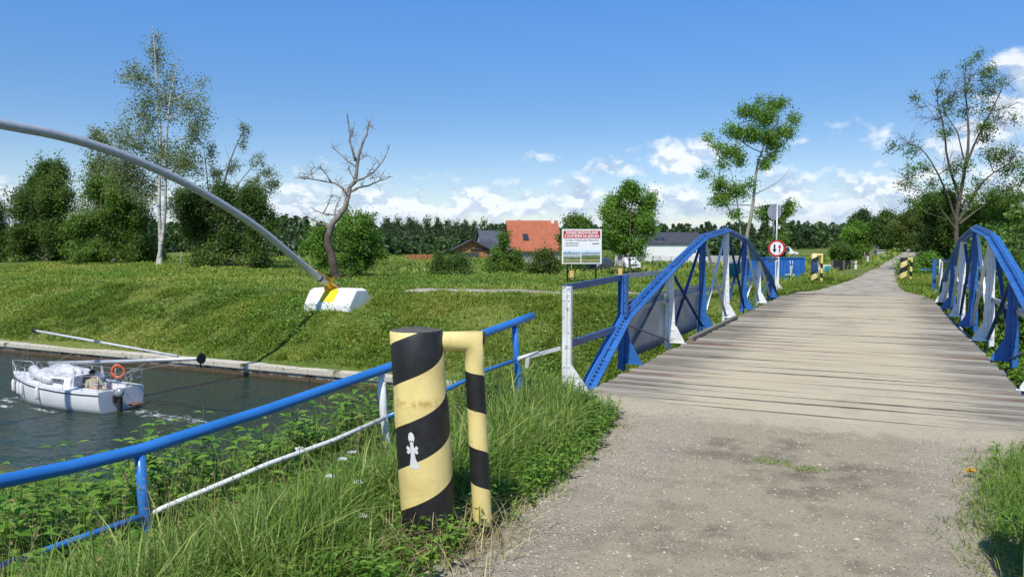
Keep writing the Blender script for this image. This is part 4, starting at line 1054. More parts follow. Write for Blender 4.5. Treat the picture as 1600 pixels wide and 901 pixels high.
tree('maple_tree', 'dense dark round maple at the left of the tree row', 'tree', (75, 414), 92, [(75, 414), (74, 360), (72, 310), (74, 270)], .3,
     [(76, 272, 30, 24, 26, 110), (46, 305, 30, 30, 28, 120), (102, 305, 28, 34, 28, 120), (74, 320, 36, 34, 30, 120), (56, 358, 40, 34, 32, 120), (106, 362, 26, 34, 26, 120), (34, 385, 22, 20, 16, 100), (82, 395, 40, 16, 24, 100), (30, 330, 12, 16, 8, 90)],
     M['leaf_dark'], M['bark'], .30, 23, G1, dens=2.3, spread=1.5)
tree('hazel_tree', 'broad dark leafy tree between the maple and the twin stemmed birch', 'tree', (165, 418), 84, [(165, 418), (164, 380), (160, 330), (158, 300)], .22,
     [(152, 300, 28, 28, 24, 110), (126, 348, 30, 32, 26, 110), (172, 345, 38, 38, 32, 120), (204, 335, 28, 36, 26, 110), (146, 395, 44, 18, 28, 110), (206, 385, 34, 32, 28, 110), (228, 400, 20, 18, 14, 90), (190, 300, 24, 24, 18, 90)],
     M['leaf_mid'], M['bark'], .28, 24, G1, dens=2.2, spread=1.5, stems=[([(170, 418), (190, 370), (204, 330)], .14), ([(160, 418), (140, 380), (130, 350)], .14)])
tree('leafy_tree', 'dark leafy tree cut off by the left border of the photo', 'tree', (-12, 414), 97, [(-12, 414), (-12, 360), (-10, 320)], .25,
     [(2, 325, 14, 20, 14, 90), (-4, 360, 22, 26, 20, 100), (4, 392, 18, 18, 14, 90), (-34, 345, 26, 40, 26, 100), (-30, 395, 26, 20, 18, 90)], M['leaf_dark'], M['bark'], .28, 25, G1, dens=2., spread=1.5)
tree('elder_tree', 'wide dark bushy tree right of the twin stemmed birch, under the grey arch', 'tree', (345, 430), 76, [(345, 430), (342, 395), (340, 355), (340, 330)], .24,
     [(300, 318, 32, 28, 26, 110), (342, 322, 36, 34, 32, 120), (388, 318, 34, 32, 28, 110), (414, 350, 22, 32, 20, 100), (308, 365, 34, 30, 28, 110), (360, 375, 36, 28, 30, 110), (404, 388, 20, 22, 14, 90), (288, 345, 16, 22, 12, 90), (328, 402, 26, 18, 16, 80), (416, 408, 14, 14, 8, 60)],
     M['leaf_dark'], M['bark'], .26, 26, G1, dens=2.2, spread=1.5, stems=[([(348, 430), (372, 385), (392, 340)], .15), ([(342, 430), (322, 390), (305, 340)], .15)])
tree('half_bare_tree', 'thin half bare tree rising above the bushy elder behind the arch', 'tree', (333, 424), 82, [(333, 424), (336, 340), (350, 282), (364, 240), (384, 195)], .2,
     [(386, 206, 10, 16, 8, 30), (376, 225, 10, 14, 6, 22), (402, 252, 16, 14, 10, 28), (362, 262, 18, 16, 10, 34), (428, 288, 16, 16, 12, 44), (338, 270, 12, 22, 12, 40), (330, 236, 12, 16, 8, 34), (412, 270, 12, 10, 8, 30), (350, 300, 30, 20, 18, 60), (400, 296, 26, 18, 16, 60)],
     M['leaf_pale'], M['bark_grey'], .22, 27, G1, stems=[([(330, 424), (328, 320), (324, 262), (318, 222)], .12), ([(336, 340), (372, 290), (404, 250), (424, 262)], .09, True)], bare=[[(324, 262), (330, 232), (338, 205)], [(364, 240), (350, 225)]])
# dead tree
def dead_tree():
    D = 62; B = atD(527, 434, D); B[2] = float(zt(B[0], B[1]))-.15
    root = empty('dead_tree', B, 'bare dead tree with pale twisted branches on the far bank', 'tree')
    rg = np.random.default_rng(5); mb = MB(); sc = D/F_
    def px(u, v): return (400+u/2.575, 150+v/2.575)
    trunk = [(328, 742), (320, 690), (300, 640), (289, 580), (308, 520), (340, 480), (365, 430), (375, 390), (395, 330), (405, 270), (425, 210), (440, 170), (455, 100)]
    br = [([(402, 262), (386, 205), (380, 140), (370, 60)], .10), ([(370, 402), (340, 360), (300, 345), (230, 336), (165, 330)], .10), ([(302, 346), (272, 300), (258, 290)], .05), ([(232, 337), (214, 302), (236, 286)], .04),
          ([(335, 484), (300, 478), (250, 470), (217, 448)], .08), ([(272, 471), (290, 425), (300, 400)], .045), ([(318, 505), (312, 440), (326, 418)], .05), ([(380, 385), (410, 368), (460, 355), (510, 335), (553, 323)], .09),
          ([(392, 345), (440, 328), (480, 300), (518, 240), (536, 190)], .08), ([(440, 329), (470, 285), (492, 262)], .035), ([(458, 334), (502, 326)], .03), ([(400, 283), (370, 265), (330, 230), (305, 208)], .055),
          ([(420, 218), (446, 150), (458, 95)], .05), ([(368, 418), (352, 395), (350, 370)], .03), ([(310, 520), (270, 520), (236, 505), (205, 482)], .07), ([(395, 335), (378, 300), (372, 270)], .04), ([(410, 262), (440, 240)], .03), ([(225, 336), (190, 320)], .02), ([(386, 165), (392, 130)], .02), ([(372, 395), (420, 372), (440, 345)], .04)]
    def ch(pts_, r, first=False):
        P = []; off = 0
        for k, q in enumerate(pts_):
            if k: off += rg.normal()*.30
            P.append(atD(*px(*q), D)+FH*off*(0 if first else 1)*(k > 0))
        P = np.array(P)
        if first: P[0] = B
        Q = [P[0]]
        for i in range(len(P)-1): Q += [P[i]*.7+P[i+1]*.3+rg.normal(size=3)*r*.25, P[i]*.3+P[i+1]*.7+rg.normal(size=3)*r*.25]
        Q.append(P[-1]); P = np.array(Q); rr = r*(1-.88*np.linspace(0, 1, len(P)))+.008
        mb.tube(P, rr, 8 if first else 6, True); return P, rr
    P, rr = None, None
    tp = np.array([atD(*px(*q), D) for q in trunk]); 
    P, rr = ch(trunk, .36, True)
    for q, r in br:
        P2, r2 = ch(q, r*1.15)
        for k in range(9):      # short dead twigs
            j = rg.integers(len(P2)//3, len(P2)); a = P2[j]; d = unit(rg.normal(size=3)+np.array([0, 0, .7])); ln = rg.uniform(.3, 1.1)
            m1 = a+d*ln*.5; e = a+unit(d+rg.normal(size=3)*.35)*ln; mb.tube([a, m1, e], [.024, .017, .008], 4, False); e3 = m1+unit(rg.normal(size=3)+d*.6)*ln*.5; mb.tube([m1, (m1+e3)/2+rg.normal(size=3)*.03, e3], [.014, .010, .005], 4, False)
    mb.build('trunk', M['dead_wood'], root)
dead_tree()
def bush(label, base, D, blobs, mat, ls, seed, group=None, name='bush', r0=.06):
    pts_ = [(base[0], base[1]), (base[0]+1, (base[1]+blobs[0][1])/2), (blobs[0][0], blobs[0][1])]
    return tree(name, label, 'bush' if name != 'young_tree' else 'tree', base, D, pts_, r0, blobs, mat, M['bark'], ls, seed, group, twig=.010, wood='stems' if name != 'young_tree' else 'trunk')
bush('round bright green bush growing round the foot of the dead tree', (560, 436), 66, [(500, 378, 22, 28, 24, 90), (478, 385, 8, 16, 6, 60), (560, 372, 32, 26, 30, 110), (588, 385, 16, 20, 14, 90), (556, 408, 32, 20, 28, 100), (568, 342, 16, 16, 12, 70), (540, 345, 18, 22, 16, 80), (505, 408, 16, 16, 10, 70), (578, 345, 10, 12, 6, 50)], M['leaf_bright'], .24, 31)
bush('low dark round bush alone in the meadow before the log house', (706, 445), 64, [(690, 413, 16, 15, 20, 100), (716, 412, 18, 16, 22, 100), (704, 432, 28, 12, 24, 100), (728, 425, 10, 14, 8, 80), (680, 428, 10, 12, 8, 80)], M['leaf_dark'], .22, 32)
bush('pointed young tree with a slender tip left of the red roofed house', (786, 434), 74, [(789, 374, 7, 15, 12, 60), (780, 400, 16, 18, 20, 90), (802, 404, 18, 16, 20, 90), (784, 421, 26, 12, 24, 90), (765, 412, 10, 12, 8, 70), (812, 418, 12, 12, 8, 70)], M['leaf_mid'], .24, 33, name='young_tree', r0=.09)
bush('olive green shrub between the red roofed house and the billboard', (852, 437), 70, [(846, 400, 18, 14, 18, 70), (864, 410, 16, 18, 18, 80), (834, 420, 15, 13, 14, 70), (858, 428, 22, 9, 14, 70)], M['leaf_olive'], .22, 34)
tree('leafy_tree', 'small leafy tree hidden behind the building plots billboard', 'tree', (898, 437), 80, [(898, 437), (898, 400), (896, 360)], .14, [(896, 345, 18, 12, 18, 90), (908, 360, 18, 18, 18, 90), (882, 372, 11, 10, 8, 80), (900, 415, 24, 14, 18, 80), (916, 350, 9, 8, 6, 70), (893, 385, 18, 16, 14, 80)], M['leaf_mid'], M['bark'], .26, 35)
tree('leafy_tree', 'full round green tree right of the billboard', 'tree', (985, 430), 70, [(985, 430), (983, 400), (985, 345), (988, 300)], .15,
     [(987, 298, 20, 18, 22, 90), (964, 322, 24, 22, 26, 100), (1008, 318, 22, 24, 26, 100), (985, 345, 34, 26, 34, 110), (956, 362, 18, 20, 16, 90), (1012, 352, 20, 20, 18, 90), (972, 385, 28, 16, 24, 90), (1000, 388, 18, 18, 14, 80), (950, 340, 10, 14, 8, 70)], M['leaf_bright'], M['bark'], .24, 36)
A = lambda u, v, ox, oy, s: (ox+u/s, oy+v/s)
ash = [(1206, 167, 16, 10, 12, 60), (1178, 179, 16, 12, 14, 70), (1159, 176, 11, 9, 8, 60), (1243, 182, 9, 8, 6, 60), (1228, 204, 15, 13, 14, 70), (1197, 185, 17, 13, 14, 70), (1144, 204, 17, 10, 14, 70), (1172, 210, 20, 11, 16, 80), (1200, 213, 16, 13, 14, 70), (1107, 213, 5, 7, 4, 50), (1119, 229, 7, 7, 5, 50), (1147, 235, 18, 11, 14, 70),
       (1153, 252, 11, 9, 8, 60), (1197, 253, 9, 9, 7, 60), (1209, 241, 9, 7, 6, 50), (1127, 257, 7, 7, 5, 50), (1097, 271, 6, 5, 4, 50), (1122, 288, 13, 13, 11, 70), (1153, 300, 17, 13, 14, 70), (1125, 310, 17, 11, 14, 70), (1169, 288, 7, 7, 5, 50), (1181, 331, 9, 5, 5, 40), (1150, 334, 11, 7, 7, 50), (1216, 225, 12, 10, 8, 60), (1185, 160, 10, 7, 5, 50), (1222, 160, 8, 7, 5, 50)]
tree('ash_tree', 'slim open crowned ash tree with pale trunk beyond the blue arch', 'tree', (1160, 434), 60, [(1160, 434), (1165, 373), (1173, 331), (1180, 294), (1184, 257), (1194, 230), (1197, 198), (1199, 168)], .19, ash, M['leaf_bright'], M['bark_ash'], .19, 37, depth=1.2, spread=1.55, dens=1.35,
     stems=[([(1158, 434), (1159, 369), (1155, 322), (1147, 288), (1139, 262)], .10)], bare=[[(1182, 310), (1209, 289), (1225, 278), (1237, 258)], [(1184, 262), (1204, 244), (1228, 232)], [(1175, 330), (1140, 320), (1112, 318)]], twig=.014)
bush('small bright young tree behind the traffic sign discs', (1216, 436), 64, [(1202, 330, 11, 9, 12, 70), (1230, 326, 12, 11, 12, 70), (1216, 342, 14, 9, 12, 70), (1196, 338, 8, 7, 6, 60), (1214, 375, 12, 18, 12, 60)], M['leaf_bright'], .2, 38, name='young_tree', r0=.08)
def Z(u, v): return (1360+u/3.004, 60+v/3.004)
fo = [(510, 80, 9, 6, 4, 34), (570, 135, 9, 6, 4, 34), (460, 120, 9, 6, 4, 34), (530, 170, 12, 7, 6, 40), (590, 210, 9, 6, 4, 30), (330, 190, 8, 5, 3, 30), (330, 245, 8, 6, 3, 30), (380, 300, 12, 8, 6, 40), (210, 280, 9, 6, 4, 34), (350, 345, 9, 6, 4, 34), (550, 330, 14, 8, 6, 40), (520, 420, 15, 9, 9, 50), (335, 455, 10, 7, 5, 40), (555, 455, 10, 7, 5, 40), (685, 370, 9, 6, 4, 30), (100, 510, 9, 6, 4, 36), (200, 535, 14, 8, 6, 40), (190, 620, 12, 8, 6, 40), (240, 610, 10, 8, 5, 40), (420, 590, 12, 8, 6, 40), (500, 680, 12, 8, 6, 40), (545, 540, 14, 8, 7, 44), (600, 575, 14, 9, 7, 44), (660, 530, 14, 9, 7, 44), (650, 620, 16, 10, 8, 50), (620, 770, 16, 10, 10, 60), (680, 760, 16, 12, 10, 60), (470, 740, 14, 9, 8, 50), (330, 770, 14, 9, 8, 50), (210, 800, 12, 8, 6, 44), (190, 770, 9, 6, 4, 36), (260, 740, 12, 8, 6, 44), (380, 620, 10, 8, 5, 40), (690, 660, 14, 10, 8, 50), (640, 700, 14, 10, 8, 50), (560, 740, 14, 9, 8, 50), (290, 680, 10, 7, 5, 40), (410, 690, 10, 7, 5, 40), (160, 690, 14, 9, 6, 40), (440, 250, 14, 9, 6, 36), (540, 245, 14, 9, 6, 36), (480, 330, 14, 9, 6, 36), (700, 600, 12, 9, 6, 44)]
br = [(450, 180, 28, 26, 34, 0), (380, 260, 34, 30, 36, 0), (560, 240, 34, 34, 38, 0), (300, 380, 36, 26, 32, 0), (420, 420, 34, 34, 32, 0), (560, 400, 36, 34, 34, 0), (650, 350, 26, 30, 26, 0), (220, 480, 32, 24, 26, 0), (180, 650, 30, 24, 22, 0), (620, 560, 34, 30, 28, 0), (330, 600, 34, 26, 26, 0), (220, 330, 18, 18, 14, 0), (640, 220, 18, 20, 14, 0), (700, 300, 14, 18, 10, 0)]
tree('ash_tree', 'large half bare ash tree with sparse leaves behind the right truss', 'tree', (1497, 428), 50, [(1497, 428), (1494, 343), (1500, 310), (1506, 260), (1510, 220), (1513, 176), (1508, 127), (1516, 95)], .17,
     [(*Z(u, v), rx, ry, n, l) for u, v, rx, ry, n, l in fo+br], M['leaf_mid'], M['bark'], .16, 39, depth=1.15, twig=.013, spread=1.7, dens=1.2,
     stems=[([(1496, 350), (1480, 300), (1462, 262), (1440, 232), (1418, 226)], .10, True), ([(1500, 312), (1486, 250), (1474, 200), (1468, 150), (1476, 115)], .10, True), ([(1505, 270), (1530, 210), (1552, 160), (1570, 120)], .10, True), ([(1498, 345), (1530, 290), (1560, 262), (1596, 250)], .10, True), ([(1495, 360), (1450, 300), (1410, 292)], .07, True), ([(1499, 350), (1540, 320), (1590, 300)], .09, True), ([(1506, 250), (1490, 190), (1440, 155)], .06, True)])
# denser trees and shrubs on the right of the track beyond the bridge
def lump(cx, cy, rx, ry, n, l, seed):
    rg = np.random.default_rng(seed); o = [(cx, cy, rx*.6, ry*.6, n, l)]
    for k in range(5): a = k*1.257+rg.uniform(-.4, .4); o.append((cx+rx*.58*math.cos(a), cy-ry*.55*math.sin(a), rx*.46, ry*.46, n, l))
    return o
right_row = [('dark dense tree right of the sandy track, under the half bare ash', (1466, 440), 56, lump(1468, 352, 44, 60, 34, 130, 1), 'leaf_dark', .2),
             ('mid green bushy tree at the right edge, beneath the half bare ash', (1560, 440), 52, lump(1560, 350, 56, 52, 36, 130, 2), 'leaf_mid', .2),
             ('leafy bush spilling over the right edge of the sandy track', (1440, 452), 45, lump(1440, 428, 34, 32, 34, 120, 3), 'leaf_bright', .16),
             ('rounded tree at the bend of the sandy track', (1388, 402), 120, lump(1384, 362, 26, 32, 28, 120, 4), 'leaf_dark', .36),
             ('tree with a pale crown left of the track bend', (1345, 403), 125, lump(1340, 374, 24, 26, 26, 120, 5), 'leaf_bright', .36),
             ('tall grey green tree farthest back by the track bend', (1356, 396), 160, lump(1345, 355, 22, 26, 20, 110, 6), 'leaf_far', .45),
             ('olive tree between the track bend and the half bare ash', (1425, 408), 95, lump(1422, 362, 24, 36, 28, 120, 7), 'leaf_olive', .3),
             ('low spreading shrub at the meadow edge left of the track bend', (1318, 404), 115, lump(1316, 394, 22, 10, 18, 110, 8), 'leaf_mid', .32)]
for i, (lab, bs, D, bl, mt, ls) in enumerate(right_row):
    tree('leafy_tree' if 'tree' in lab.split(',')[0] else 'bush', lab, 'tree' if 'tree' in lab.split(',')[0] else 'bush', bs, D, [bs, (bs[0], (bs[1]+bl[0][1])/2), (bl[0][0], bl[0][1])], .12*D/60, bl, M[mt], M['bark'], ls, 50+i, twig=.012*D/60, nsub=3)
# shrubs on both canal slopes behind the right truss, copies of three grown forms
def shrub_proto(seed, mat, h=2.6, w=1.7):
    rg = np.random.default_rng(seed); mb = MB(); LC = []
    for k in range(46):
        a = rg.uniform(0, 6.28); rr = w*math.sqrt(rg.random()); z = h*rg.uniform(.18, 1.)*(1-.45*(rr/w)**2); e = np.array([rr*math.cos(a), rr*math.sin(a), z])
        mb.tube([np.array([e[0]*.12, e[1]*.12, -.3]), e*.55+rg.normal(size=3)*.08, e], [.022, .014, .006], 4, False)
        for q in range(4):
            e2 = e+rg.normal(size=3)*.26; m = 24; t = rg.random((m, 1)); LC.append(e*(1-t)+e2*t+rg.normal(size=(m, 3))*.11)
    C = np.concatenate(LC); V, F, T = leaf_quads(C, .14, rg, .7)
    root = empty('shrub', (0, 0, 0), 'leafy green shrub in the thicket behind the right bridge truss', 'shrub', 'shrubs behind the right truss')
    mb.build('stems', M['bark'], root); link('foliage', np_mesh('foliage', V, [F], M[mat], T), root); return root
protos = [shrub_proto(71, 'leaf_bright'), shrub_proto(72, 'leaf_mid', 3.0, 1.6), shrub_proto(73, 'leaf_dark', 2.4, 1.9)]
spots = []; rg = np.random.default_rng(9)
for X in np.arange(3.6, 17, 1.7):
    for Y in (28.9, 31., 33.4, 36., 39., 42.5):
        if X < 4.2 and Y > 33: continue
        if X > 10 and Y > 37: continue
        spots.append((X+rg.uniform(-.6, .6), Y+rg.uniform(-.4, .8), rg.uniform(.85, 1.35)))
for X in np.arange(3.4, 9, 1.8): spots.append((X+rg.uniform(-.3, .3), 13.0+rg.uniform(-1.4, .2), rg.uniform(.45, .62)))
for i, (X, Y, s) in enumerate(spots):
    z = float(zt(X, Y)); p = protos[i % 3]
    if i < 3: p.location = (X, Y, z); p.rotation_euler = (0, 0, rg.uniform(0, 6)); p.scale = (s, s, s)
    else: copy_tree(p, None, (X, Y, z), rg.uniform(0, 6), (s, s, s*rg.uniform(.9, 1.2)))

# ---------------------------------------------------------------- aspens behind the meadow and the forest beyond
def column_proto(name, seed, h, w, mat, n=900, ls=.7, conic=0.):
    rg = np.random.default_rng(seed); mb = MB(); mb.tube([(0, 0, -.5), (0, 0, h*.5), (0, 0, h*.95)], [.22, .15, .03], 6, False)
    C = []
    for k in range(90):
        z = h*(.12+.88*rg.random()**.8); prof_ = math.sin(math.pi*min(1, max(.05, (z/h-.05)/.95))**.75)**.6; prof_ = prof_*(1-conic)+conic*(1.02-z/h)
        a = rg.uniform(0, 6.28); r = w*prof_*rg.random()**.5; c = np.array([r*math.cos(a), r*math.sin(a), z]); mb.tube([(0, 0, z*.85), c], [.05, .02], 3, False)
        C.append(c+rg.normal(size=(n//90, 3))*np.array([.55, .55, .7])*(w/3))
    C = np.concatenate(C); V, F, T = leaf_quads(C, ls, rg, .4)
    root = empty(name, (0, 0, 0), 'tall aspen in the dense row behind the meadow and log house', 'tree', 'aspens behind the meadow')
    mb.build('trunk', M['bark_ash'], root); link('crown', np_mesh('crown', V, [F], mat, T), root); return root
asp = [column_proto('aspen_tree', 81, 14, 3.0, M['leaf_far']), column_proto('aspen_tree', 82, 13, 3.4, M['leaf_far']), column_proto('aspen_tree', 83, 15, 2.7, M['leaf_far'])]
tops = [(605, 340, 185), (622, 342, 190), (640, 340, 186), (655, 352, 195), (668, 342, 188), (684, 340, 190), (700, 344, 192), (714, 348, 186), (728, 344, 195), (742, 347, 190), (756, 346, 192), (770, 350, 196), (612, 352, 205), (648, 345, 210), (690, 350, 212), (735, 352, 212), (782, 354, 205), (596, 356, 200), (796, 352, 214), (812, 350, 215)]
for i, (px, py, D) in enumerate(tops):
    P = atD(px, 402, D); zg = float(zt(P[0], P[1])); zt_ = atD(px, py, D)[2]; s = (zt_-zg)/[14, 13, 15][i % 3]; p = asp[i % 3]
    if i < 3: p.location = (P[0], P[1], zg); p.scale = (s*1.05, s*1.05, s); p.rotation_euler = (0, 0, i)
    else: copy_tree(p, None, (P[0], P[1], zg), rg.uniform(0, 6), (s*rg.uniform(.9, 1.2), s*rg.uniform(.9, 1.2), s))
def forest(name, label, seed, items):
    rg = np.random.default_rng(seed); Vs = []; Fs = []; Ts = []; o = 0
    for (P, h, w, con) in items:
        n = 150; z = h*(.10+.90*rg.random(n)); pr = np.sin(np.pi*np.clip((z/h-.03)/.97, .02, 1)**.8)**.6*(1-con)+con*(1.03-z/h); a = rg.uniform(0, 6.28, n); r = w*pr*rg.random(n)**.4
        C = np.stack([P[0]+r*np.cos(a), P[1]+r*np.sin(a), P[2]+z], -1); V, F, T = leaf_quads(C, 1.5*w/3, rg, .3, tint=np.clip(rg.random(n)*.6+rg.normal()*.16+.2, 0, 1)); Vs.append(V); Fs.append(F+o); Ts.append(T); o += len(V)
    ob = link(name, np_mesh(name, np.concatenate(Vs), [np.concatenate(Fs)], M['leaf_far'], np.concatenate(Ts))); tag(ob, label, 'forest', kind='stuff')
rg = np.random.default_rng(15); it = []
def top_line(px): return np.interp(px, [-200, 0, 430, 470, 520, 600, 800, 1000, 1040, 1100, 1180, 1240, 1300, 1330, 1400, 1700], [352, 350, 345, 338, 352, 352, 352, 352, 352, 350, 349, 346, 350, 346, 342, 338])
for k in range(760):
    px = rg.uniform(-150, 1700); D = rg.uniform(300, 380) if px > 820 else rg.uniform(225, 330)
    P = atD(px, 395, D); zg = float(zt(P[0], P[1])); h = atD(px, top_line(px)+rg.uniform(-4, 14), D)[2]-zg
    it.append(((P[0], P[1], zg-.3), max(5, h), rg.uniform(2.6, 4.2), float(rg.random() < .45)*.8))
forest('distant_forest', 'dark continuous forest along the horizon', 16, it)
it = []
for k in range(26):     # conifers showing between the elder tree and the dead tree
    px = rg.uniform(425, 490); D = rg.uniform(135, 165); P = atD(px, 395, D); zg = float(zt(P[0], P[1])); h = atD(px, np.interp(px, [425, 450, 470, 490], [328, 332, 346, 352])+rg.uniform(0, 14), D)[2]-zg; it.append(((P[0], P[1], zg-.3), h, rg.uniform(1.4, 2.2), .7))
for k in range(30):     # scrub in front of the aspens
    px = rg.uniform(596, 760); D = rg.uniform(150, 172); P = atD(px, 398, D); zg = float(zt(P[0], P[1])); it.append(((P[0], P[1], zg-.3), rg.uniform(2.5, 4.5), rg.uniform(1.8, 2.8), 0.))
for k in range(34):     # scrub beside the white house and beyond the container
    px = rg.uniform(1085, 1215); D = rg.uniform(150, 190); P = atD(px, 398, D); zg = float(zt(P[0], P[1])); it.append(((P[0], P[1], zg-.3), rg.uniform(2.5, 5.), rg.uniform(1.8, 2.8), 0.))
forest('scrub_thicket', 'low mixed scrub in front of the forest at the meadow edges', 17, it)
# ---------------------------------------------------------------- houses and small structures beyond the canal
def tile_mat(name, a, b_, sx=3.):
    m, nt, out = newmat(name)
    tc = N(nt, 'ShaderNodeTexCoord'); w = N(nt, 'ShaderNodeTexWave', wave_type='BANDS', bands_direction='Z', i_Scale=sx, i_Distortion=.3); L(nt, tc.outputs['Object'], w.inputs['Vector'])
    n = noise(nt, 1.3, 5, .65); col = ramp(nt, n, [(.3, a), (.7, b_)]); col = mix(nt, math_(nt, 'MULTIPLY', mrange(nt, w.outputs['Fac'], .70, .92), .75), col, tuple(v*.45 for v in a))
    princ(nt, out, col, .7, 0, .3, bump(nt, w.outputs['Fac'], .5, .05)); return m
M['tile_red'] = tile_mat('red_roof_tiles', (.36, .105, .050), (.50, .165, .085)); M['tile_dark'] = tile_mat('dark_roof_sheet', (.045, .05, .062), (.075, .082, .10))
M['tile_slate'] = tile_mat('slate_roof', (.07, .085, .11), (.11, .13, .16))
M['render_white'] = plain('white_render', (.78, .78, .76), .85, var=.04, scale=.6); M['render_grey'] = plain('grey_block_wall', (.33, .33, .34), .9, var=.12, scale=3); M['log'] = plain('timber_wall', (.30, .15, .06), .75, var=.35, scale=2.5)
M['fence_wood'] = plain('brown_fence_boards', (.30, .13, .05), .8, var=.3, scale=3); M['glass'] = plain('window_glass', (.03, .04, .05), .08); M['barn_roof'] = plain('grey_sheet_roof', (.32, .34, .36), .6, .2, .12); M['conc'] = plain('pale_concrete', (.40, .38, .33), .9, var=.16, scale=2)
M['cont_blue'] = painted('container_blue', (.015, .12, .46), .4); M['teal'] = plain('teal_plastic', (.02, .26, .27), .4); M['dark_sheet'] = plain('dark_cladding', (.018, .022, .032), .5); M['mesh_green'] = plain('green_fence_wire', (.012, .04, .022), .5); M['post_yel'] = plain('pale_yellow_plastic', (.68, .47, .16), .5); M['carpaint'] = plain('white_car_paint', (.72, .73, .74), .2, var=.03); M['rubber'] = plain('rubber', (.015, .015, .016), .8); M['car_grey'] = plain('grey_car_paint', (.12, .14, .17), .25, .3)
class Fr:
    """local frame standing at a pixel column: x to the right, y away, z up"""
    def __init__(s, px, py, D, ang=0., z=None):
        P = atD(px, py, D); s.o = np.array([P[0], P[1], float(zt(P[0], P[1])) if z is None else z]); c, n = math.cos(ang), math.sin(ang); s.x = RT*c+FH*n; s.y = -RT*n+FH*c; s.z = np.array([0, 0, 1.]); s.D = D
    def __call__(s, x, y, z): return s.o+s.x*x+s.y*y+s.z*z
    def bx(s, mb, x0, x1, y0, y1, z0, z1): return mb.obox(s((x0+x1)/2, (y0+y1)/2, (z0+z1)/2), s.x, s.y, s.z, x1-x0, y1-y0, z1-z0)
def house(name, label, fr, w, d, eave, ridge, wallm, roofm, along=True, over=.4, foot=-.6):
    """ridge along local x (along) or local y"""
    root = empty(name, fr.o, label, 'house'); mb = MB()
    if along: poly = [fr(-w/2, 0, foot), fr(-w/2, d, foot), fr(-w/2, d, eave), fr(-w/2, d/2, ridge), fr(-w/2, 0, eave)]; mb.prism(poly, fr.x*w)
    else: poly = [fr(-w/2, 0, foot), fr(w/2, 0, foot), fr(w/2, 0, eave), fr(0, 0, ridge), fr(-w/2, 0, eave)]; mb.prism(poly, fr.y*d)
    mb.build('wall', wallm, root); mb = MB(); t = .14
    hh = (d if along else w)/2; sl = (ridge-eave)/hh
    for s in (-1, 1):
        if along:
            q = [fr(-w/2-over, d/2+s*(hh+over), eave-sl*over+.02), fr(w/2+over, d/2+s*(hh+over), eave-sl*over+.02), fr(w/2+over, d/2+s*.0, ridge+.02), fr(-w/2-over, d/2, ridge+.02)]
        else:
            q = [fr(s*(hh+over), -over, eave-sl*over+.02), fr(s*(hh+over), d+over, eave-sl*over+.02), fr(0, d+over, ridge+.02), fr(0, -over, ridge+.02)]
        mb.prism(q, np.array([0, 0, t]))
    rf = mb.build('roof', roofm, root); return root, rf
def window(fr, root, x, z, w, h, framem, y=0., name='window'):
    mb = MB(); fr.bx(mb, x-w/2-.08, x+w/2+.08, y-.05, y-.004, z-h/2-.08, z+h/2+.08); o = mb.build(name, framem, root); mb = MB(); fr.bx(mb, x-w/2, x+w/2, y-.065, y-.052, z-h/2, z+h/2); mb.build('pane', M['glass'], o)
fr = Fr(838, 411, 112, .14); red, rf = house('house', 'house with a red tiled roof and one skylight behind the young trees', fr, 7.0, 8.0, 2.3, 6.35, M['render_grey'], M['tile_red'], True, .45)
n_ = np.cross(fr.x, (fr.y*4+fr.z*4.05)/np.linalg.norm(fr.y*4+fr.z*4.05)); n_ = n_ if n_[2] > 0 else -n_
c = fr(-1.35, 1.45, 2.3+1.45*1.0125+.18); e = (fr.y*4+fr.z*4.05)/np.linalg.norm(fr.y*4+fr.z*4.05); mb = MB(); mb.obox(c+n_*.02, fr.x, e, n_, .85, 1.35, .14); sk = mb.build('skylight', M['iron'], rf); mb = MB(); mb.obox(c+n_*.10, fr.x, e, n_, .66, 1.14, .03); mb.build('pane', M['glass'], sk)
mb = MB(); fr.bx(mb, 2.9, 3.35, 3.6, 4.1, 5.6, 7.0); mb.build('chimney', M['render_white'], rf)
mb = MB(); fr.bx(mb, -.8, 3.4, -.06, -.004, -.5, 1.2); mb.build('white_wall_band', M['render_white'], red); window(fr, red, 1.9, 1.4, .9, 1.0, M['sign_white'], -.07)
fr = Fr(737, 409, 128, .12); lg, rf = house('log_house', 'small brown timber house with a dark hipped porch roof', fr, 5.2, 7, 1.55, 2.9, M['log'], M['tile_dark'], False, .7)
mb = MB(); fr.bx(mb, -1.2, 1.2, -.03, -.004, -.1, .9); mb.build('dark_opening', M['smoke'], lg)
fr2 = Fr(757, 409, 129, .12); mb = MB()
for x in (-1.6, .6, 1.4): mb.bar(fr2(x, -.5, -.5), fr2(x, -.5, 1.5), .22, .22, fr2.x)
mb.build('porch_post', M['log'], lg); mb = MB(); mb.prism([fr2(-2.4, -1., 1.45), fr2(2.2, -1., 1.45), fr2(2.2, 4., 2.7), fr2(-2.4, 4., 2.7)], (0, 0, .14)); mb.build('porch_roof', M['tile_dark'], lg)
fr = Fr(772, 408, 140, .35); house('house', 'house with a steep slate grey roof left of the red roof', fr, 3.6, 6, 1.6, 4.7, M['render_grey'], M['tile_slate'], True, .4)
fr = Fr(1052, 406, 132, .06); wh, rf = house('house', 'long white house with a dark grey roof behind the blue arch', fr, 10.6, 8., 3.05, 4.95, M['render_white'], M['tile_dark'], True, .25)
window(fr, wh, 3.6, 1.9, .5, .6, M['iron'])
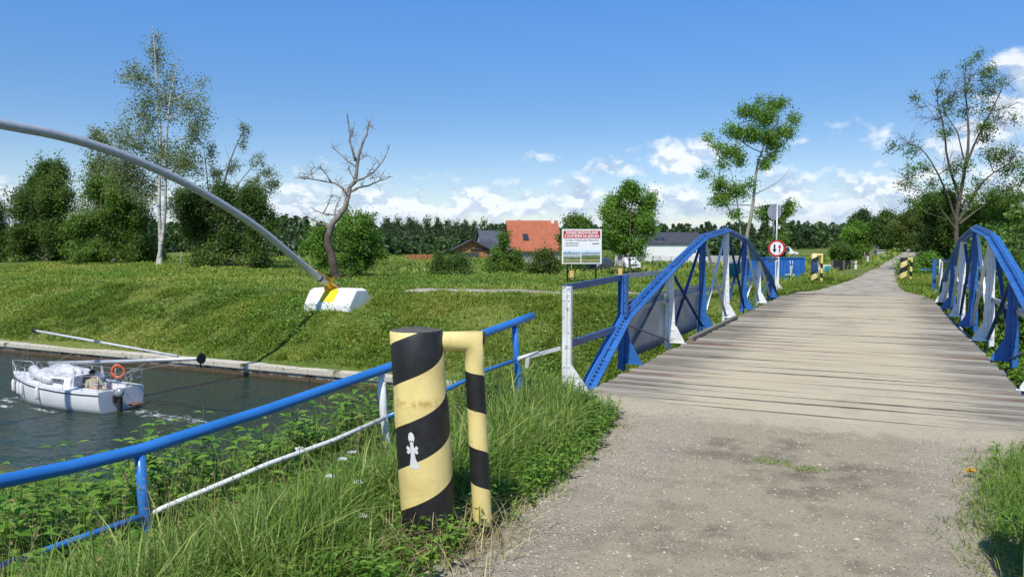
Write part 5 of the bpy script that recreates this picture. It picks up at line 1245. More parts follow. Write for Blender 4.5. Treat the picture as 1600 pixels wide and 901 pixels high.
for x in (-2.5, -1.6):
    e = (fr.y*4+fr.z*1.9)/np.linalg.norm(fr.y*4+fr.z*1.9); nn = np.cross(fr.x, e); c = fr(x, 1.3, 3.05+1.3*.475+.20); mb = MB(); mb.obox(c, fr.x, e, nn, .7, 1.0, .10); mb.build('skylight', M['glass'], rf)
fr = Fr(442, 397, 150, .2); house('barn', 'low grey barn with a sheet metal roof seen through the elder tree', fr, 9.5, 7, 1.9, 3.4, M['log'], M['barn_roof'], True, .3)
fr = Fr(1196, 392, 200, .1); house('house', 'tiny brown shed before the forest behind the traffic sign', fr, 4.5, 5, 1.2, 2.4, M['log'], M['tile_dark'], False, .4)
# brown board fence
fr = Fr(655, 411, 112); f = empty('board_fence', fr.o, 'short brown board fence standing alone in the meadow', 'fence')
for k, (x0, x1) in enumerate(((-2., -1.6), (-1.57, -.55), (-.5, .5), (.55, 1.2), (1.25, 2.))):
    mb = MB(); i = 0; x = x0
    while x < x1-.05: mb.t = random.random(); fr.bx(mb, x, min(x+.145, x1), -.02, .02, -.3, .84+random.uniform(-.02, .02)); x += .15
    mb.build('board_panel', M['fence_wood'], f)
mb = MB()
for x in (-1.585, -.525, .525, 1.225): fr.bx(mb, x-.05, x+.05, .03, .11, -.3, .9)
mb.build('fence_post', M['iron'], f)
# low white and pale concrete walls right of the white house
fr = Fr(1093, 411, 125); mb = MB(); fr.bx(mb, -3.4, 1.6, 0, .25, -.6, .95); tag(mb.build('garden_wall', M['render_white']), 'low white garden wall in front of the dark roofed white house', 'wall')
fr = Fr(1140, 412, 122); mb = MB(); fr.bx(mb, -3.4, 3.2, 0, .25, -.6, 1.15); tag(mb.build('garden_wall', M['conc']), 'low beige concrete wall running on from the white garden wall', 'wall')
# wire mesh fence with dark posts before the houses
def wire_fence(label, pxs, D, h, py=430):
    fr0 = Fr(pxs[0], py, D); root = empty('wire_fence', fr0.o, label, 'fence'); P = [Fr(p, py, D).o for p in pxs]
    for p in P: mb = MB(); mb.tube([p-np.array([0, 0, .3]), p+np.array([0, 0, h])], .035, 6); mb.build('fence_post', M['mesh_green'], root)
    mb = MB()
    for a, c in zip(P[:-1], P[1:]):
        for z in np.linspace(.08, h-.04, 7): mb.bar(a+np.array([0, 0, z]), c+np.array([0, 0, z]), .012, .012)
        n = 14
        for k in range(1, n): q = a+(c-a)*k/n; mb.bar(q+np.array([0, 0, .05]), q+np.array([0, 0, h-.03]), .009, .009, (1, 0, 0))
    mb.build('wire_mesh', M['mesh_green'], root)
wire_fence('dark green wire mesh fence on the lawn before the long white house', [1003, 1020, 1031, 1048, 1065, 1074, 1092, 1110], 82, 1.55, 424)
wire_fence('dark wire mesh fence behind the billboard and the round green tree', [868, 885, 902, 921, 940, 958, 975], 76, 1.6, 428)
# vehicles
def car(label, fr, body, L_=4.2, w=1.75, h=1.6, name='parked_car', cat='car', van=False):
    root = empty(name, fr.o, label, cat); mb = MB()
    def sec(x, z0, z1, hw, rh, rw): return [fr(-hw, x, z0), fr(-hw, x, z1), fr(-rw, x, rh), fr(rw, x, rh), fr(hw, x, z1), fr(hw, x, z0)]
    hw = w/2; zb = .32; hood = .92 if not van else 1.02
    S = [sec(0, zb, .62, hw*.86, .66, hw*.80), sec(.12, zb, .78, hw*.95, .80, hw*.9), sec(L_*.22, zb, hood-.04, hw, hood, hw*.93), sec(L_*.38, zb, hood, hw, h-.05, hw*.72), sec(L_*.5, zb, hood, hw, h, hw*.74), sec(L_*(.97 if van else .80), zb, hood, hw, h-.04, hw*.72), sec(L_, zb, hood-.05, hw*.93, (h-.1 if van else hood), hw*.8)]
    V = [p for s_ in S for p in s_]; F = [(i*6+k, (i+1)*6+k, (i+1)*6+(k+1) % 6, i*6+(k+1) % 6) for i in range(len(S)-1) for k in range(6)]+[tuple(range(6))[::-1], tuple((len(S)-1)*6+k for k in range(6))]
    mb.add(V, F); mb.build('body', body, root, bevel=.05, smooth=False)
    def gl(x0, z0, w0, x1, z1, w1): mb = MB(); mb.prism([fr(-w0, x0, z0), fr(w0, x0, z0), fr(w1, x1, z1), fr(-w1, x1, z1)], (fr.z*.012-fr.y*.012)); mb.build('windscreen', M['glass'], root)
    gl(L_*.235, hood+.02, hw*.84, L_*.372, h-.09, hw*.66)
    for s in (-1, 1):
        mb = MB(); mb.prism([fr(s*(hw*.985), L_*.36, hood+.05), fr(s*(hw*.985), L_*.78, hood+.05), fr(s*hw*.765, L_*.76, h-.10), fr(s*hw*.765, L_*.41, h-.10)], fr.x*s*.012); mb.build('side_window', M['glass'], root)
        mb = MB(); fr.bx(mb, s*hw*.62-.16, s*hw*.62+.16, -.02, .08, .62, .76); mb.build('headlight', M['sign_white'], root)
        for x in (L_*.18, L_*.80):
            mb = MB(); c = fr(s*hw*.90, x, .32); mb.tube([c-fr.x*.1, c+fr.x*.1], .32, 16); wo = mb.build('wheel', M['rubber'], root); mb = MB(); mb.tube([c+fr.x*s*.102, c+fr.x*s*.115], .19, 12); mb.build('rim', M['galv'], wo)
    mb = MB(); fr.bx(mb, -hw*.5, hw*.5, -.012, .02, .44, .60); mb.build('grille', M['iron'], root); return root
car('white parked van seen from the front under the round green tree', Fr(990, 428, 84, .15), M['carpaint'], 4.4, 1.75, 1.75, 'parked_van', 'van', True)
car('grey parked car half hidden behind the billboard posts', Fr(925, 430, 82, -.5), M['car_grey'], 4.2, 1.7, 1.45)
car('small grey car far along the sandy track by the trees', Fr(1402, 397, 128, .3), M['car_grey'], 4.1, 1.7, 1.5)
car('white delivery van far out on the meadow before the forest', Fr(1246, 390, 185, 1.45), M['carpaint'], 5.2, 1.95, 2.2, 'parked_van', 'van', True)
# blue container, blue stair frame, toilet cabin
fr = Fr(1213, 450, 62, .02); ct = empty('blue_container', fr.o, 'long blue steel container behind the road sign', 'container'); h = 1.05-fr.o[2]
mb = MB(); fr.bx(mb, -2.25, 2.2, 0, 2.0, -.3, h-.1)
for x in np.arange(-2.15, 2.1, .28): mb.prism([fr(x, -.002, .12), fr(x+.06, -.045, .12), fr(x+.14, -.045, .12), fr(x+.20, -.002, .12)], fr.z*(h-.32))
mb.build('container_wall', M['cont_blue'], ct); mb = MB(); fr.bx(mb, -2.30, 2.25, -.07, .05, h-.095, h); fr.bx(mb, -2.32, -2.2, -.075, .05, -.3, h-.1); fr.bx(mb, 2.15, 2.27, -.075, .05, -.3, h-.1); mb.build('container_frame', M['blue'], ct)
for x in (1.05, 1.25): mb = MB(); mb.tube([fr(x, -.11, .6), fr(x, -.11, h-.3)], .02, 6); mb.build('locking_bar', M['sign_white'], ct)
fr = Fr(1233, 452, 50, .05); gt = empty('gate_frame', fr.o, 'blue tubular frame standing in front of the blue container', 'frame'); zt0 = atD(1233, 414, 50)[2]-fr.o[2]
for x in (-.36, .42): mb = MB(); fr.bx(mb, x-.05, x+.05, -.05, .05, -.4, zt0); mb.build('upright', M['blue'], gt)
mb = MB(); fr.bx(mb, -.41, .62, -.055, .055, zt0+.002, zt0+.09); mb.build('top_bar', M['blue'], gt)
mb = MB(); fr.bx(mb, .05, .12, -.03, .03, -.4, zt0-.05); mb.build('white_bar', M['white'], gt); mb = MB(); fr.bx(mb, -.30, .36, -.02, .02, zt0*.42, zt0*.42+.05); mb.build('cross_bar', M['white'], gt)
fr = Fr(1148, 434, 68, .2); tl = empty('toilet_cabin', fr.o, 'teal plastic toilet cabin seen between the arch posts', 'toilet cabin'); ztop = atD(1148, 409, 68)[2]-fr.o[2]
mb = MB(); fr.bx(mb, -.55, .55, 0, 1.1, -.2, ztop-.12); mb.build('cabin_wall', M['teal'], tl); mb = MB(); fr.bx(mb, -.40, .40, -.03, -.002, -.1, ztop-.3); mb.build('door', M['teal'], tl); mb = MB(); mb.prism([fr(-.6, -.06, ztop-.118), fr(.6, -.06, ztop-.118), fr(.45, 0, ztop+.05), fr(-.45, 0, ztop+.05)], fr.y*1.15); mb.build('roof', M['sign_white'], tl)
# dark sheet fence panels, marker posts, chamber, overturned boat
fr = Fr(1311, 424, 58, .25); dp = empty('sheet_fence', fr.o, 'dark sheet metal fence panels left of the sandy track', 'fence')
for x0, x1, z in ((-.55, .32, .82), (.5, 1.0, .75)):
    mb = MB(); fr.bx(mb, x0, x1, 0, .03, .02, z); mb.build('fence_panel', M['dark_sheet'], dp)
for x in (-.6, .40, 1.05): mb = MB(); fr.bx(mb, x-.05, x+.05, -.05, .07, -.3, .85); mb.build('fence_post', M['bark_grey'], dp)
fr = Fr(1293, 424, 55, .1); mb = MB(); fr.bx(mb, -.22, .22, 0, .03, .12, .55); pn = mb.build('notice_panel', M['teal']); tag(pn, 'small teal panel between the far striped bollard and the dark sheet fence', 'panel')
for i, (px, py, D, hgt, lab) in enumerate(((1336.5, 421, 56, .52, 'white marker post nearest the dark sheet fence'), (1355.5, 412, 66, .48, 'white marker post farther along the track, before the concrete chamber'))):
    fr = Fr(px, py, D); r_ = empty('marker_post', fr.o, lab, 'marker post', 'white marker posts beside the track'); mb = MB(); fr.bx(mb, -.075, .075, -.075, .075, -.3, hgt); mb.prism([fr(-.075, -.075, hgt+.001), fr(.075, -.075, hgt+.001), fr(.075, .075, hgt+.001), fr(-.075, .075, hgt+.001)], fr.z*.05); mb.build('post_shaft', M['white'], r_); mb = MB(); fr.bx(mb, -.077, .077, -.078, .078, hgt-.16, hgt-.10); mb.build('post_band', M['sign_red'], r_)
fr = Fr(1376, 404, 84); cb = empty('concrete_chamber', fr.o, 'small grey concrete chamber with a white lid by the track', 'chamber'); mb = MB(); fr.bx(mb, -.40, .40, 0, .8, -.3, .72); mb.build('chamber_wall', M['conc'], cb, bevel=.03); mb = MB(); fr.bx(mb, -.48, .48, -.08, .88, .722, .80); mb.build('chamber_lid', M['conc'], cb)
fr = Fr(1384, 407, 80); mb = MB(); fr.bx(mb, -.32, .32, 0, .3, -.1, .12); tag(mb.build('concrete_slab', M['white'], bevel=.02), 'small white slab lying in the grass before the concrete chamber', 'slab')
for i, (px, py, D) in enumerate(((1351, 404, 78), (1359, 403, 82), (1368, 401, 88))):
    fr = Fr(px, py, D); mb = MB(); mb.tube([fr(0, 0, -.3), fr(.01, 0, .45), fr(.0, .01, .95-.1*i)], [.06, .055, .045], 8); tag(mb.build('fence_post', M['bark_grey']), 'weathered grey wooden post in a loose row left of the track', 'post', 'wooden posts left of the track')
fr = Fr(1296, 411, 70, .3); ub = empty('upturned_boat', fr.o, 'pale rowing boat lying upturned in the grass behind the far bollard', 'rowing boat'); V = []; F = []
for i, t in enumerate(np.linspace(-1, 1, 11)):
    wd = .62*(1-abs(t)**2.4)+.02
    for k in range(9): a = math.pi*k/8; V.append(fr(t*1.7, wd*math.cos(a), .62*math.sin(a)**.7*(1-abs(t)**3)+.02))
for i in range(10):
    for k in range(8): F.append((i*9+k, (i+1)*9+k, (i+1)*9+k+1, i*9+k+1))
mb = MB(); mb.add(V, F, True); mb.build('hull', M['conc'], ub); mb = MB(); mb.bar(fr(-1.6, 0, .60), fr(1.6, 0, .60), .04, .06); mb.build('keel', M['conc'], ub)
# gas or cable markers and short posts in the meadow
for px, py, D, hh, mt, lab in ((893, 441, 58, .95, 'post_yel', 'yellow marker box under the billboard'), (969, 437, 60, 1.05, 'post_yel', 'pale yellow marker box right of the billboard')):
    fr = Fr(px, py, D); r_ = empty('marker_box', fr.o, lab, 'marker box'); z1 = atD(px, 423 if mt and px < 900 else 419, D)[2]-fr.o[2]; mb = MB(); fr.bx(mb, -.16, .16, -.1, .1, z1*.35, z1); mb.build('box_body', M[mt], r_, bevel=.02); mb = MB(); fr.bx(mb, -.10, .10, -.07, .07, -.3, z1*.345); mb.build('box_foot', M['conc'], r_); mb = MB(); mb.tube([fr(0, 0, z1), fr(0, 0, z1+.45)], .02, 6); mb.build('marker_rod', M['post_yel'], r_)
fr = Fr(470, 426, 66); tp = empty('marker_stake', fr.o, 'thin dark stake with a white cap in the meadow below the arch', 'stake'); mb = MB(); mb.tube([fr(0, 0, -.3), fr(0, 0, 1.2)], .035, 6); mb.build('stake', M['bark'], tp); mb = MB(); fr.bx(mb, -.10, .10, -.1, .1, 1.2, 1.28); mb.build('stake_cap', M['sign_white'], tp)
fr = Fr(282, 425, 70); mb = MB(); mb.tube([fr(0, 0, -.3), fr(.03, 0, .9), fr(.15, 0, 1.9)], [.06, .05, .035], 7); tag(mb.build('wooden_stake', M['bark_ash']), 'pale leaning stake right of the twin stemmed birch', 'stake')

# ---------------------------------------------------------------- billboard
D = 55; c = atD(909, 385, D); W_, H_ = 62/1200*D, 54/1200*D
bx_, by_, bn = RT, np.array([0, 0, 1.]), -FH
g0 = Fr(909, 441, D); bb = empty('billboard', g0.o, 'white and red billboard advertising building plots, on two dark posts', 'billboard')
mb = MB(); mb.obox(c, bx_, FH, by_, W_, .05, H_); mb.build('board', M['sign_white'], bb)
def panel(u0, u1, v0, v1, mat, name, off): mb = MB(); mb.obox(c+bx_*(u0+u1)/2*W_+by_*(v0+v1)/2*H_+bn*off, bx_, FH, by_, (u1-u0)*W_, .006, (v1-v0)*H_); return mb.build(name, mat, bb)
panel(-.465, .465, .235, .455, M['sign_red'], 'red_banner', .030)
text_part('DZIAŁKI BUDOWLANE', 'banner_lettering', M['sign_white'], bb, c+by_*.395*H_, bx_, by_, .26, off=.034, width=.80*W_, bold=.008)
text_part('Z DOSTĘPEM DO JEZIORA', 'banner_lettering', M['sign_white'], bb, c+by_*.292*H_, bx_, by_, .26, off=.034, width=.88*W_, bold=.008)
text_part('Na Szlaku Wielkich Jezior Mazurskich', 'small_lettering', M['iron'], bb, c+by_*.180*H_, bx_, by_, .14, off=.027, width=.84*W_, bold=.002)
# two lines and a logo too small to read, as grey strokes
M['ink'] = plain('grey_ink', (.14, .15, .17), .6)
for v, ws in ((.095, (.07, .05, .08, .06, .07)), (.030, (.06, .07, .04, .08, .06))):
    u = -.40
    for w_ in ws: panel(u, u+w_*.85, v-.014, v+.014, M['ink'], 'unreadable_line', .027); u += w_
panel(.26, .44, .065, .095, M['ink'], 'grey_logo', .027); panel(-.44, -.42, .085, .105, M['sign_red'], 'list_tick', .027); panel(-.44, -.42, .02, .04, M['sign_red'], 'list_tick', .027)
def photo_mat(seed):
    m, nt, out = newmat('aerial_photo_print'); tc = N(nt, 'ShaderNodeTexCoord'); s = N(nt, 'ShaderNodeSeparateXYZ'); L(nt, tc.outputs['Generated'], s.inputs[0])
    n = noise(nt, 3.2+seed, 5, .7); z = math_(nt, 'ADD', s.outputs[2], math_(nt, 'MULTIPLY', math_(nt, 'SUBTRACT', n, .5), .35))
    princ(nt, out, ramp(nt, z, [(.0, (.10, .13, .03)), (.2, (.30, .30, .14)), (.36, (.07, .11, .035)), (.55, (.16, .20, .07) if seed else (.42, .46, .5)), (.66, (.45, .52, .60)), (.74, (.10, .17, .22)), (.84, (.55, .66, .78)), (1., (.62, .72, .84))]), .5); return m
panel(-.465, -.03, -.47, -.10, photo_mat(0), 'aerial_photo', .027); panel(-.01, .465, -.47, -.10, photo_mat(1), 'aerial_photo', .027)
mb = MB()
for u in (-.36, .36): p = c+bx_*u*W_+FH*.08; mb.tube([[p[0], p[1], g0.o[2]-.4], [p[0], p[1], c[2]+H_*.4]], .06, 8); mb.build('board_post', M['mesh_green'], bb); mb = MB()
# ---------------------------------------------------------------- grass and weeds
def blades(P, h, w, rg, lean=(.15, .7), tint=None, curl=1.):
    n = len(P); a = rg.uniform(0, 2*np.pi, n); d = np.stack([np.cos(a), np.sin(a), np.zeros(n)], -1); b = a+np.pi/2+rg.normal(size=n)*.5; s = np.stack([np.cos(b), np.sin(b), np.zeros(n)], -1)*(w*.5)[:, None]
    ln = rg.uniform(lean[0], lean[1], n)[:, None]; h = h[:, None]; V = []
    for t, k in ((0, .75), (.42, 1.), (.78, .7)):
        c = P+d*ln*h*t**2*curl+np.array([0, 0, 1.])*h*t*(1-.28*ln*t); V += [c-s*k, c+s*k]
    t = 1.; V.append(P+d*ln*h*curl+np.array([0, 0, 1.])*h*(1-.34*ln)); V = np.stack(V, 1).reshape(-1, 3); i = np.arange(n)[:, None]*7
    Q = np.concatenate([i+[0, 1, 3, 2], i+[2, 3, 5, 4]], 1).reshape(-1, 4); T3 = i+[4, 5, 6]; tt = rg.random(n) if tint is None else tint
    return V, Q, T3, np.repeat(tt, 2), tt
def grass_obj(name, label, sets, mat):
    Vs = []; Qs = []; Ts = []; t4 = []; t3 = []; o = 0
    for V, Q, T, a, b in sets: Vs.append(V); Qs.append(Q+o); Ts.append(T+o); t4.append(a); t3.append(b); o += len(V)
    ob = link(name, np_mesh(name, np.concatenate(Vs), [np.concatenate(Qs), np.concatenate(Ts)], mat, np.concatenate([np.concatenate(t4), np.concatenate(t3)]))); return tag(ob, label, 'grass', kind='stuff')
rg = np.random.default_rng(77)
def view_ok(P, m=120):
    v = P-O_; d = v @ FW; x = CX_+F_*(v @ RT)/np.maximum(d, .01); y = CY_-F_*(v @ UP)/np.maximum(d, .01); return (d > .3) & (x > -m*3) & (x < 1600+m*3) & (y < 901+m*5)
def edge_dl(X, Y): return np.abs(X-road_c(Y))-road_hw(Y)
def scatter(x0, x1, y0, y1, n): return rg.uniform(x0, x1, n), rg.uniform(y0, y1, n)
def clump(X, Y, s=1.): return fbm(X*s+3, Y*s+8, 3)
sets = []
# tall grass on the near left verge and slope
X, Y = scatter(-16, -1.9, .8, 11.9, 560000); dl = edge_dl(X, Y)
near_d = np.hypot(X, Y)
den = sstep(-.06, .5, dl+(clump(X, Y, 2.2)-.5)*.5)*(.25+.75*sstep(.34, .55, clump(X, Y, .9)))*np.clip(5.2/near_d, .22, 1.)
den *= ~((X > -3.75) & (Y > 9.0)); keep = rg.random(len(X)) < den; X, Y, dl = X[keep], Y[keep], dl[keep]
z = zt(X, Y); P = np.stack([X, Y, z-.02], -1); m = view_ok(P); P = P[m]; X, Y, dl = X[m], Y[m], dl[m]
cl = clump(X, Y, .8); h = (.10+.62*sstep(.0, 1.3, dl)*(0.55+.9*cl))*rg.uniform(.5, 1.15, len(X))
# keep the foot of the bollard and the view of the rail a bit clearer
dB = np.hypot(X+2.60, Y-4.12); h *= np.where(dB < .55, .55, 1.)*np.where((Y > 8.3) & (X > -4.6), .8, 1.)
Xr = np.interp(Y, [1, 2.7, 3.5, 5.8, 8.3, 12], [-4.9, -4.63, -4.49, -4.11, -3.71, -3.3]); u = X-Xr
cap = np.where(u > -.15, .42+.34*sstep(.45, 1.5, u), .66*(1-.30*sstep(1.5, 5., -u))); cap = np.where((Y > 6.3) & (X > -3.9), .55, cap); h = np.minimum(h*1.25, cap*np.clip(rg.normal(.72, .24, len(X)), .2, 1.35)); w = rg.uniform(.0045, .0125, len(X))*np.clip(np.hypot(X, Y)/5., 1., 2.2)
tint = np.clip(.26+.50*clump(X, Y, 1.7)+rg.normal(size=len(X))*.24, 0, 1)
sets.append(blades(P, h, w, rg, (.05, 1.15), tint))
nl_ = len(X)
# short creeping grass on the edges of the gravel, both sides
X, Y = scatter(-3.2, 3.4, 2., 9.2, 90000); dl = edge_dl(X, Y); c1 = clump(X, Y, 2.6)
keep = rg.random(len(X)) < sstep(-.16, .34, dl+(c1-.52)*np.where(X > 0, .8, 1.1)+.10*(X > 0))*np.where(X > 0, 1., .45)*np.clip(5/np.hypot(X, Y), .3, 1); keep &= ~((Y > 8.7) & (X < 2.2)); X, Y, dl = X[keep], Y[keep], dl[keep]
P = np.stack([X, Y, zt(X, Y)-.01], -1); m = view_ok(P); P = P[m]; dl = dl[m]; X = X[m]; Y = Y[m]
h = np.where(X > 0, .13+.36*sstep(-.1, .8, dl), .05+.15*sstep(0, .6, dl))*rg.uniform(.5, 1.2, len(X)); tint = np.clip(.30+.34*clump(X, Y, 2.)+rg.normal(size=len(X))*.16, 0, 1)
sets.append(blades(P, h, rg.uniform(.004, .008, len(X)), rg, (.2, 1.1), tint)); nr_ = len(X)
grass_obj('verge_grass', 'tall lush grass on both verges of the gravel road', sets, M['grass'])
# tiny tufts growing in the middle of the gravel
sets = []
for px, py in ((1205, 724), (1262, 735)):
    c = atD(px, py, 6.5); c = O_+ray(px, py)*(-EYE/ray(px, py)[2]); n = 260; a = rg.uniform(0, 6.28, n); r = .11*rg.random(n)**.6; P = np.stack([c[0]+r*np.cos(a)*1.5, c[1]+r*np.sin(a), np.full(n, .0)], -1); sets.append(blades(P, rg.uniform(.02, .05, n), np.full(n, .005), rg, (.4, 1.3), rg.uniform(.4, .8, n)))
grass_obj('grass_tufts', 'two small grass tufts in the middle of the gravel road', sets, M['grass'])
# dry stalks round the bollard and flowering grass heads over the weeds
n = 900; a = rg.uniform(0, 6.28, n); r = .16+.50*rg.random(n)**1.2; X = -2.55+r*np.cos(a)*1.3; Y = 4.1+r*np.sin(a)*.9; kp = edge_dl(X, Y) > -.25; X, Y = X[kp], Y[kp]; P = np.stack([X, Y, zt(X, Y)-.02], -1); n = len(X)
sets = [blades(P, rg.uniform(.10, .42, n), rg.uniform(.003, .006, n), rg, (.3, 1.5), rg.random(n))]
X, Y = scatter(-3.6, .95, 2.4, 8.9, 26000); dl = edge_dl(X, Y)+(clump(X, Y, 3.)-.5)*.5; k = (dl > -.10) & (dl < .20) & (rg.random(len(X)) < .5); X, Y = X[k], Y[k]; P = np.stack([X, Y, zt(X, Y)+.0], -1); n = len(X); sets.append(blades(P, rg.uniform(.03, .15, n), rg.uniform(.003, .006, n), rg, (.5, 1.8), rg.random(n)*.8))
X, Y = scatter(-7, -2.6, 1., 10, 5200); dl = edge_dl(X, Y); k = (rg.random(len(X)) < sstep(.5, 1.4, dl)*.6) & ~((X > -3.9) & (Y > 9)); X, Y = X[k], Y[k]; n = len(X); P = np.stack([X, Y, zt(X, Y)], -1); hh = rg.uniform(.45, .9, n)
sets.append(blades(P, hh, rg.uniform(.002, .0035, n), rg, (.1, .45), rg.uniform(.0, .5, n)))
grass_obj('dry_grass', 'dry straw coloured stalks round the bollard and among the weeds', sets, M['dry_grass'])
# seed heads
idx = rg.choice(n, min(n, 520), False); Hd = []
for i in idx:
    t = P[i]+np.array([rg.normal()*.06, rg.normal()*.06, hh[i]*.93]); m = 14; q = rg.random((m, 1)); Hd.append(t+np.array([0, 0, 1.])*(q-.5)*.16+rg.normal(size=(m, 3))*np.array([.016, .016, .01])*(1.2-q))
C = np.concatenate(Hd); V, F, T = leaf_quads(C, .022, rg, .2, aspect=.4); o = link('grass_heads', np_mesh('grass_heads', V, [F], M['dry_grass'], T*.35)); tag(o, 'feathery grass seed heads standing over the near weeds', 'grass', kind='stuff')
# broad leaved weeds: stems with paired leaves
def weeds(name, label, pos, hts, ls, mat, rg, pairs=7):
    mb_V = []; mb_F = []; o = 0; C = []; NV = []; LV = []; LF = []; LT = []; lo = 0
    stems = MB()
    for p, h in zip(pos, hts):
        ln = rg.normal(size=2)*.16; top = p+np.array([ln[0]*h, ln[1]*h, h]); mid = (p+top)/2+np.array([-ln[0], -ln[1], 0])*h*.15; stems.tube([p, mid, top], [.005, .004, .002], 4, False)
        a0 = rg.uniform(0, 3.14)
        for k in range(pairs):
            t = .18+.82*(k+.6)/pairs; c = p*(1-t)**2+2*mid*t*(1-t)+top*t*t; size = ls*rg.uniform(.6, 1.15)*(1.15-.6*abs(t-.5))
            for s in (0, 1):
                a = a0+k*1.35+s*math.pi+rg.normal()*.3; d = np.array([math.cos(a), math.sin(a), rg.uniform(-.1, .5)]); d /= np.linalg.norm(d); sd = np.cross(d, (0, 0, 1.)); sd /= np.linalg.norm(sd); u = np.cross(sd, d)
                st = c+d*size*.22; w = size*.33
                pts_ = [st, st+d*size*.35+sd*w+u*w*.25, st+d*size*.75+sd*w*.72+u*w*.12-u*size*.05, st+d*size*1.1-u*size*.22, st+d*size*.75-sd*w*.72+u*w*.12-u*size*.05, st+d*size*.35-sd*w+u*w*.25, st+d*size*.42-u*w*.10, st+d*size*.8-u*size*.10]
                LV += pts_; f = [(0, 1, 6), (1, 2, 7, 6), (2, 3, 7), (0, 6, 5), (6, 7, 4, 5), (7, 3, 4)]
                LF += [tuple(lo+i for i in q) for q in f]; lo += 8; LT += [rg.random()*.8+.1]*6
    me = bpy.data.meshes.new(name); sv = stems.V; me.from_pydata(list(map(tuple, LV))+[tuple(v) for v in sv], [], LF+[[i+lo for i in f] for f in stems.F]); at = me.attributes.new('tint', 'FLOAT', 'FACE'); at.data.foreach_set('value', np.array(LT+[.3]*len(stems.F), np.float32)); me.materials.append(mat); me.update()
    ob = link(name, me); return tag(ob, label, 'weeds', kind='stuff')
def weed_field(n, x0, x1, y0, y1, cond, hr):
    X, Y = scatter(x0, x1, y0, y1, n); k = cond(X, Y); X, Y = X[k], Y[k]; P = np.stack([X, Y, zt(X, Y)-.02], -1); m = view_ok(P, 40); P = P[m]; hh = rg.uniform(hr[0], hr[1], len(P)); u = P[:, 0]-np.interp(P[:, 1], [1, 2.7, 3.5, 5.8, 8.3, 12], [-4.9, -4.63, -4.49, -4.11, -3.71, -3.3]); hh = np.where((u > -.25) & (P[:, 0] < -2.4), np.minimum(hh, rg.uniform(.2, .5, len(P))), hh); return P, hh
P, hh = weed_field(1000, -8.5, -3.4, 1.2, 10.5, lambda X, Y: (edge_dl(X, Y) > 1.1) & (rg.random(len(X)) < sstep(.36, .6, clump(X, Y, .7))), (.25, .62))
P2, h2 = weed_field(460, -6.6, -4.2, 1.8, 7., lambda X, Y: edge_dl(X, Y) > 1.9, (.55, 1.05))
weeds('leafy_weeds', 'broad leaved weeds and nettles crowding the near bank below the railing', np.concatenate([P, P2]), np.concatenate([hh, h2]), .12, M['weed'], rg)
P, hh = weed_field(1500, -4.2, -2.1, 2., 9., lambda X, Y: (edge_dl(X, Y) > .05) & (edge_dl(X, Y) < 1.5), (.08, .34))
P2, h2 = weed_field(500, .4, 3.2, 3., 9., lambda X, Y: (edge_dl(X, Y) > .02), (.05, .18))
weeds('low_herbs', 'low clover like herbs along the gravel edges', np.concatenate([P, P2]), np.concatenate([hh, h2]), .055, M['weed'], rg, 5)
# umbels of white flowers
pos = [(535, 716), (515, 743), (508, 792), (480, 849), (560, 752), (567, 805), (440, 795), (550, 706), (468, 700)]
for i, (px, py) in enumerate(pos):
    Dp = np.interp(py, [640, 716, 849], [6.4, 5.6, 4.6]); c = atD(px, py, Dp); zg = float(zt(c[0], c[1])); r = empty('white_umbel', (c[0], c[1], zg), 'white flowering umbel standing in the tall grass below the railing', 'wildflower', 'white umbels in the near grass')
    mb = MB(); mb.tube([(c[0]+.02, c[1], zg), (c[0], c[1]+.01, (zg+c[2])/2), c], [.005, .004, .002], 5, False); mb.build('stem', M['weed'], r)
    n = 90; a = rg.uniform(0, 6.28, n); q = .032*rg.random(n)**.5; C = np.stack([c[0]+q*np.cos(a), c[1]+q*np.sin(a), c[2]+.012*rg.random(n)-q*.2], -1); V, F, T = leaf_quads(C, .010, rg, 1.5, aspect=.9); V = V-wl(r); link('flower_head', np_mesh('flower_head', V, [F], M['sign_white'], T), r)
mb = MB(); c = O_+ray(1516, 748)*(-EYE/ray(1516, 748)[2]); r = empty('yellow_flower', (c[0], c[1], 0), 'small orange yellow flower at the right edge of the gravel', 'wildflower'); mb.tube([c, c+np.array([0, 0, .07])], .003, 4); mb.build('stem', M['weed'], r)
C = c+np.array([0, 0, .075])+rg.normal(size=(60, 3))*np.array([.022, .022, .008]); V, F, T = leaf_quads(C, .02, rg, 1.5, aspect=.8); link('flower_head', np_mesh('flower_head', V-wl(r), [F], M['yellow_gold'], T), r)
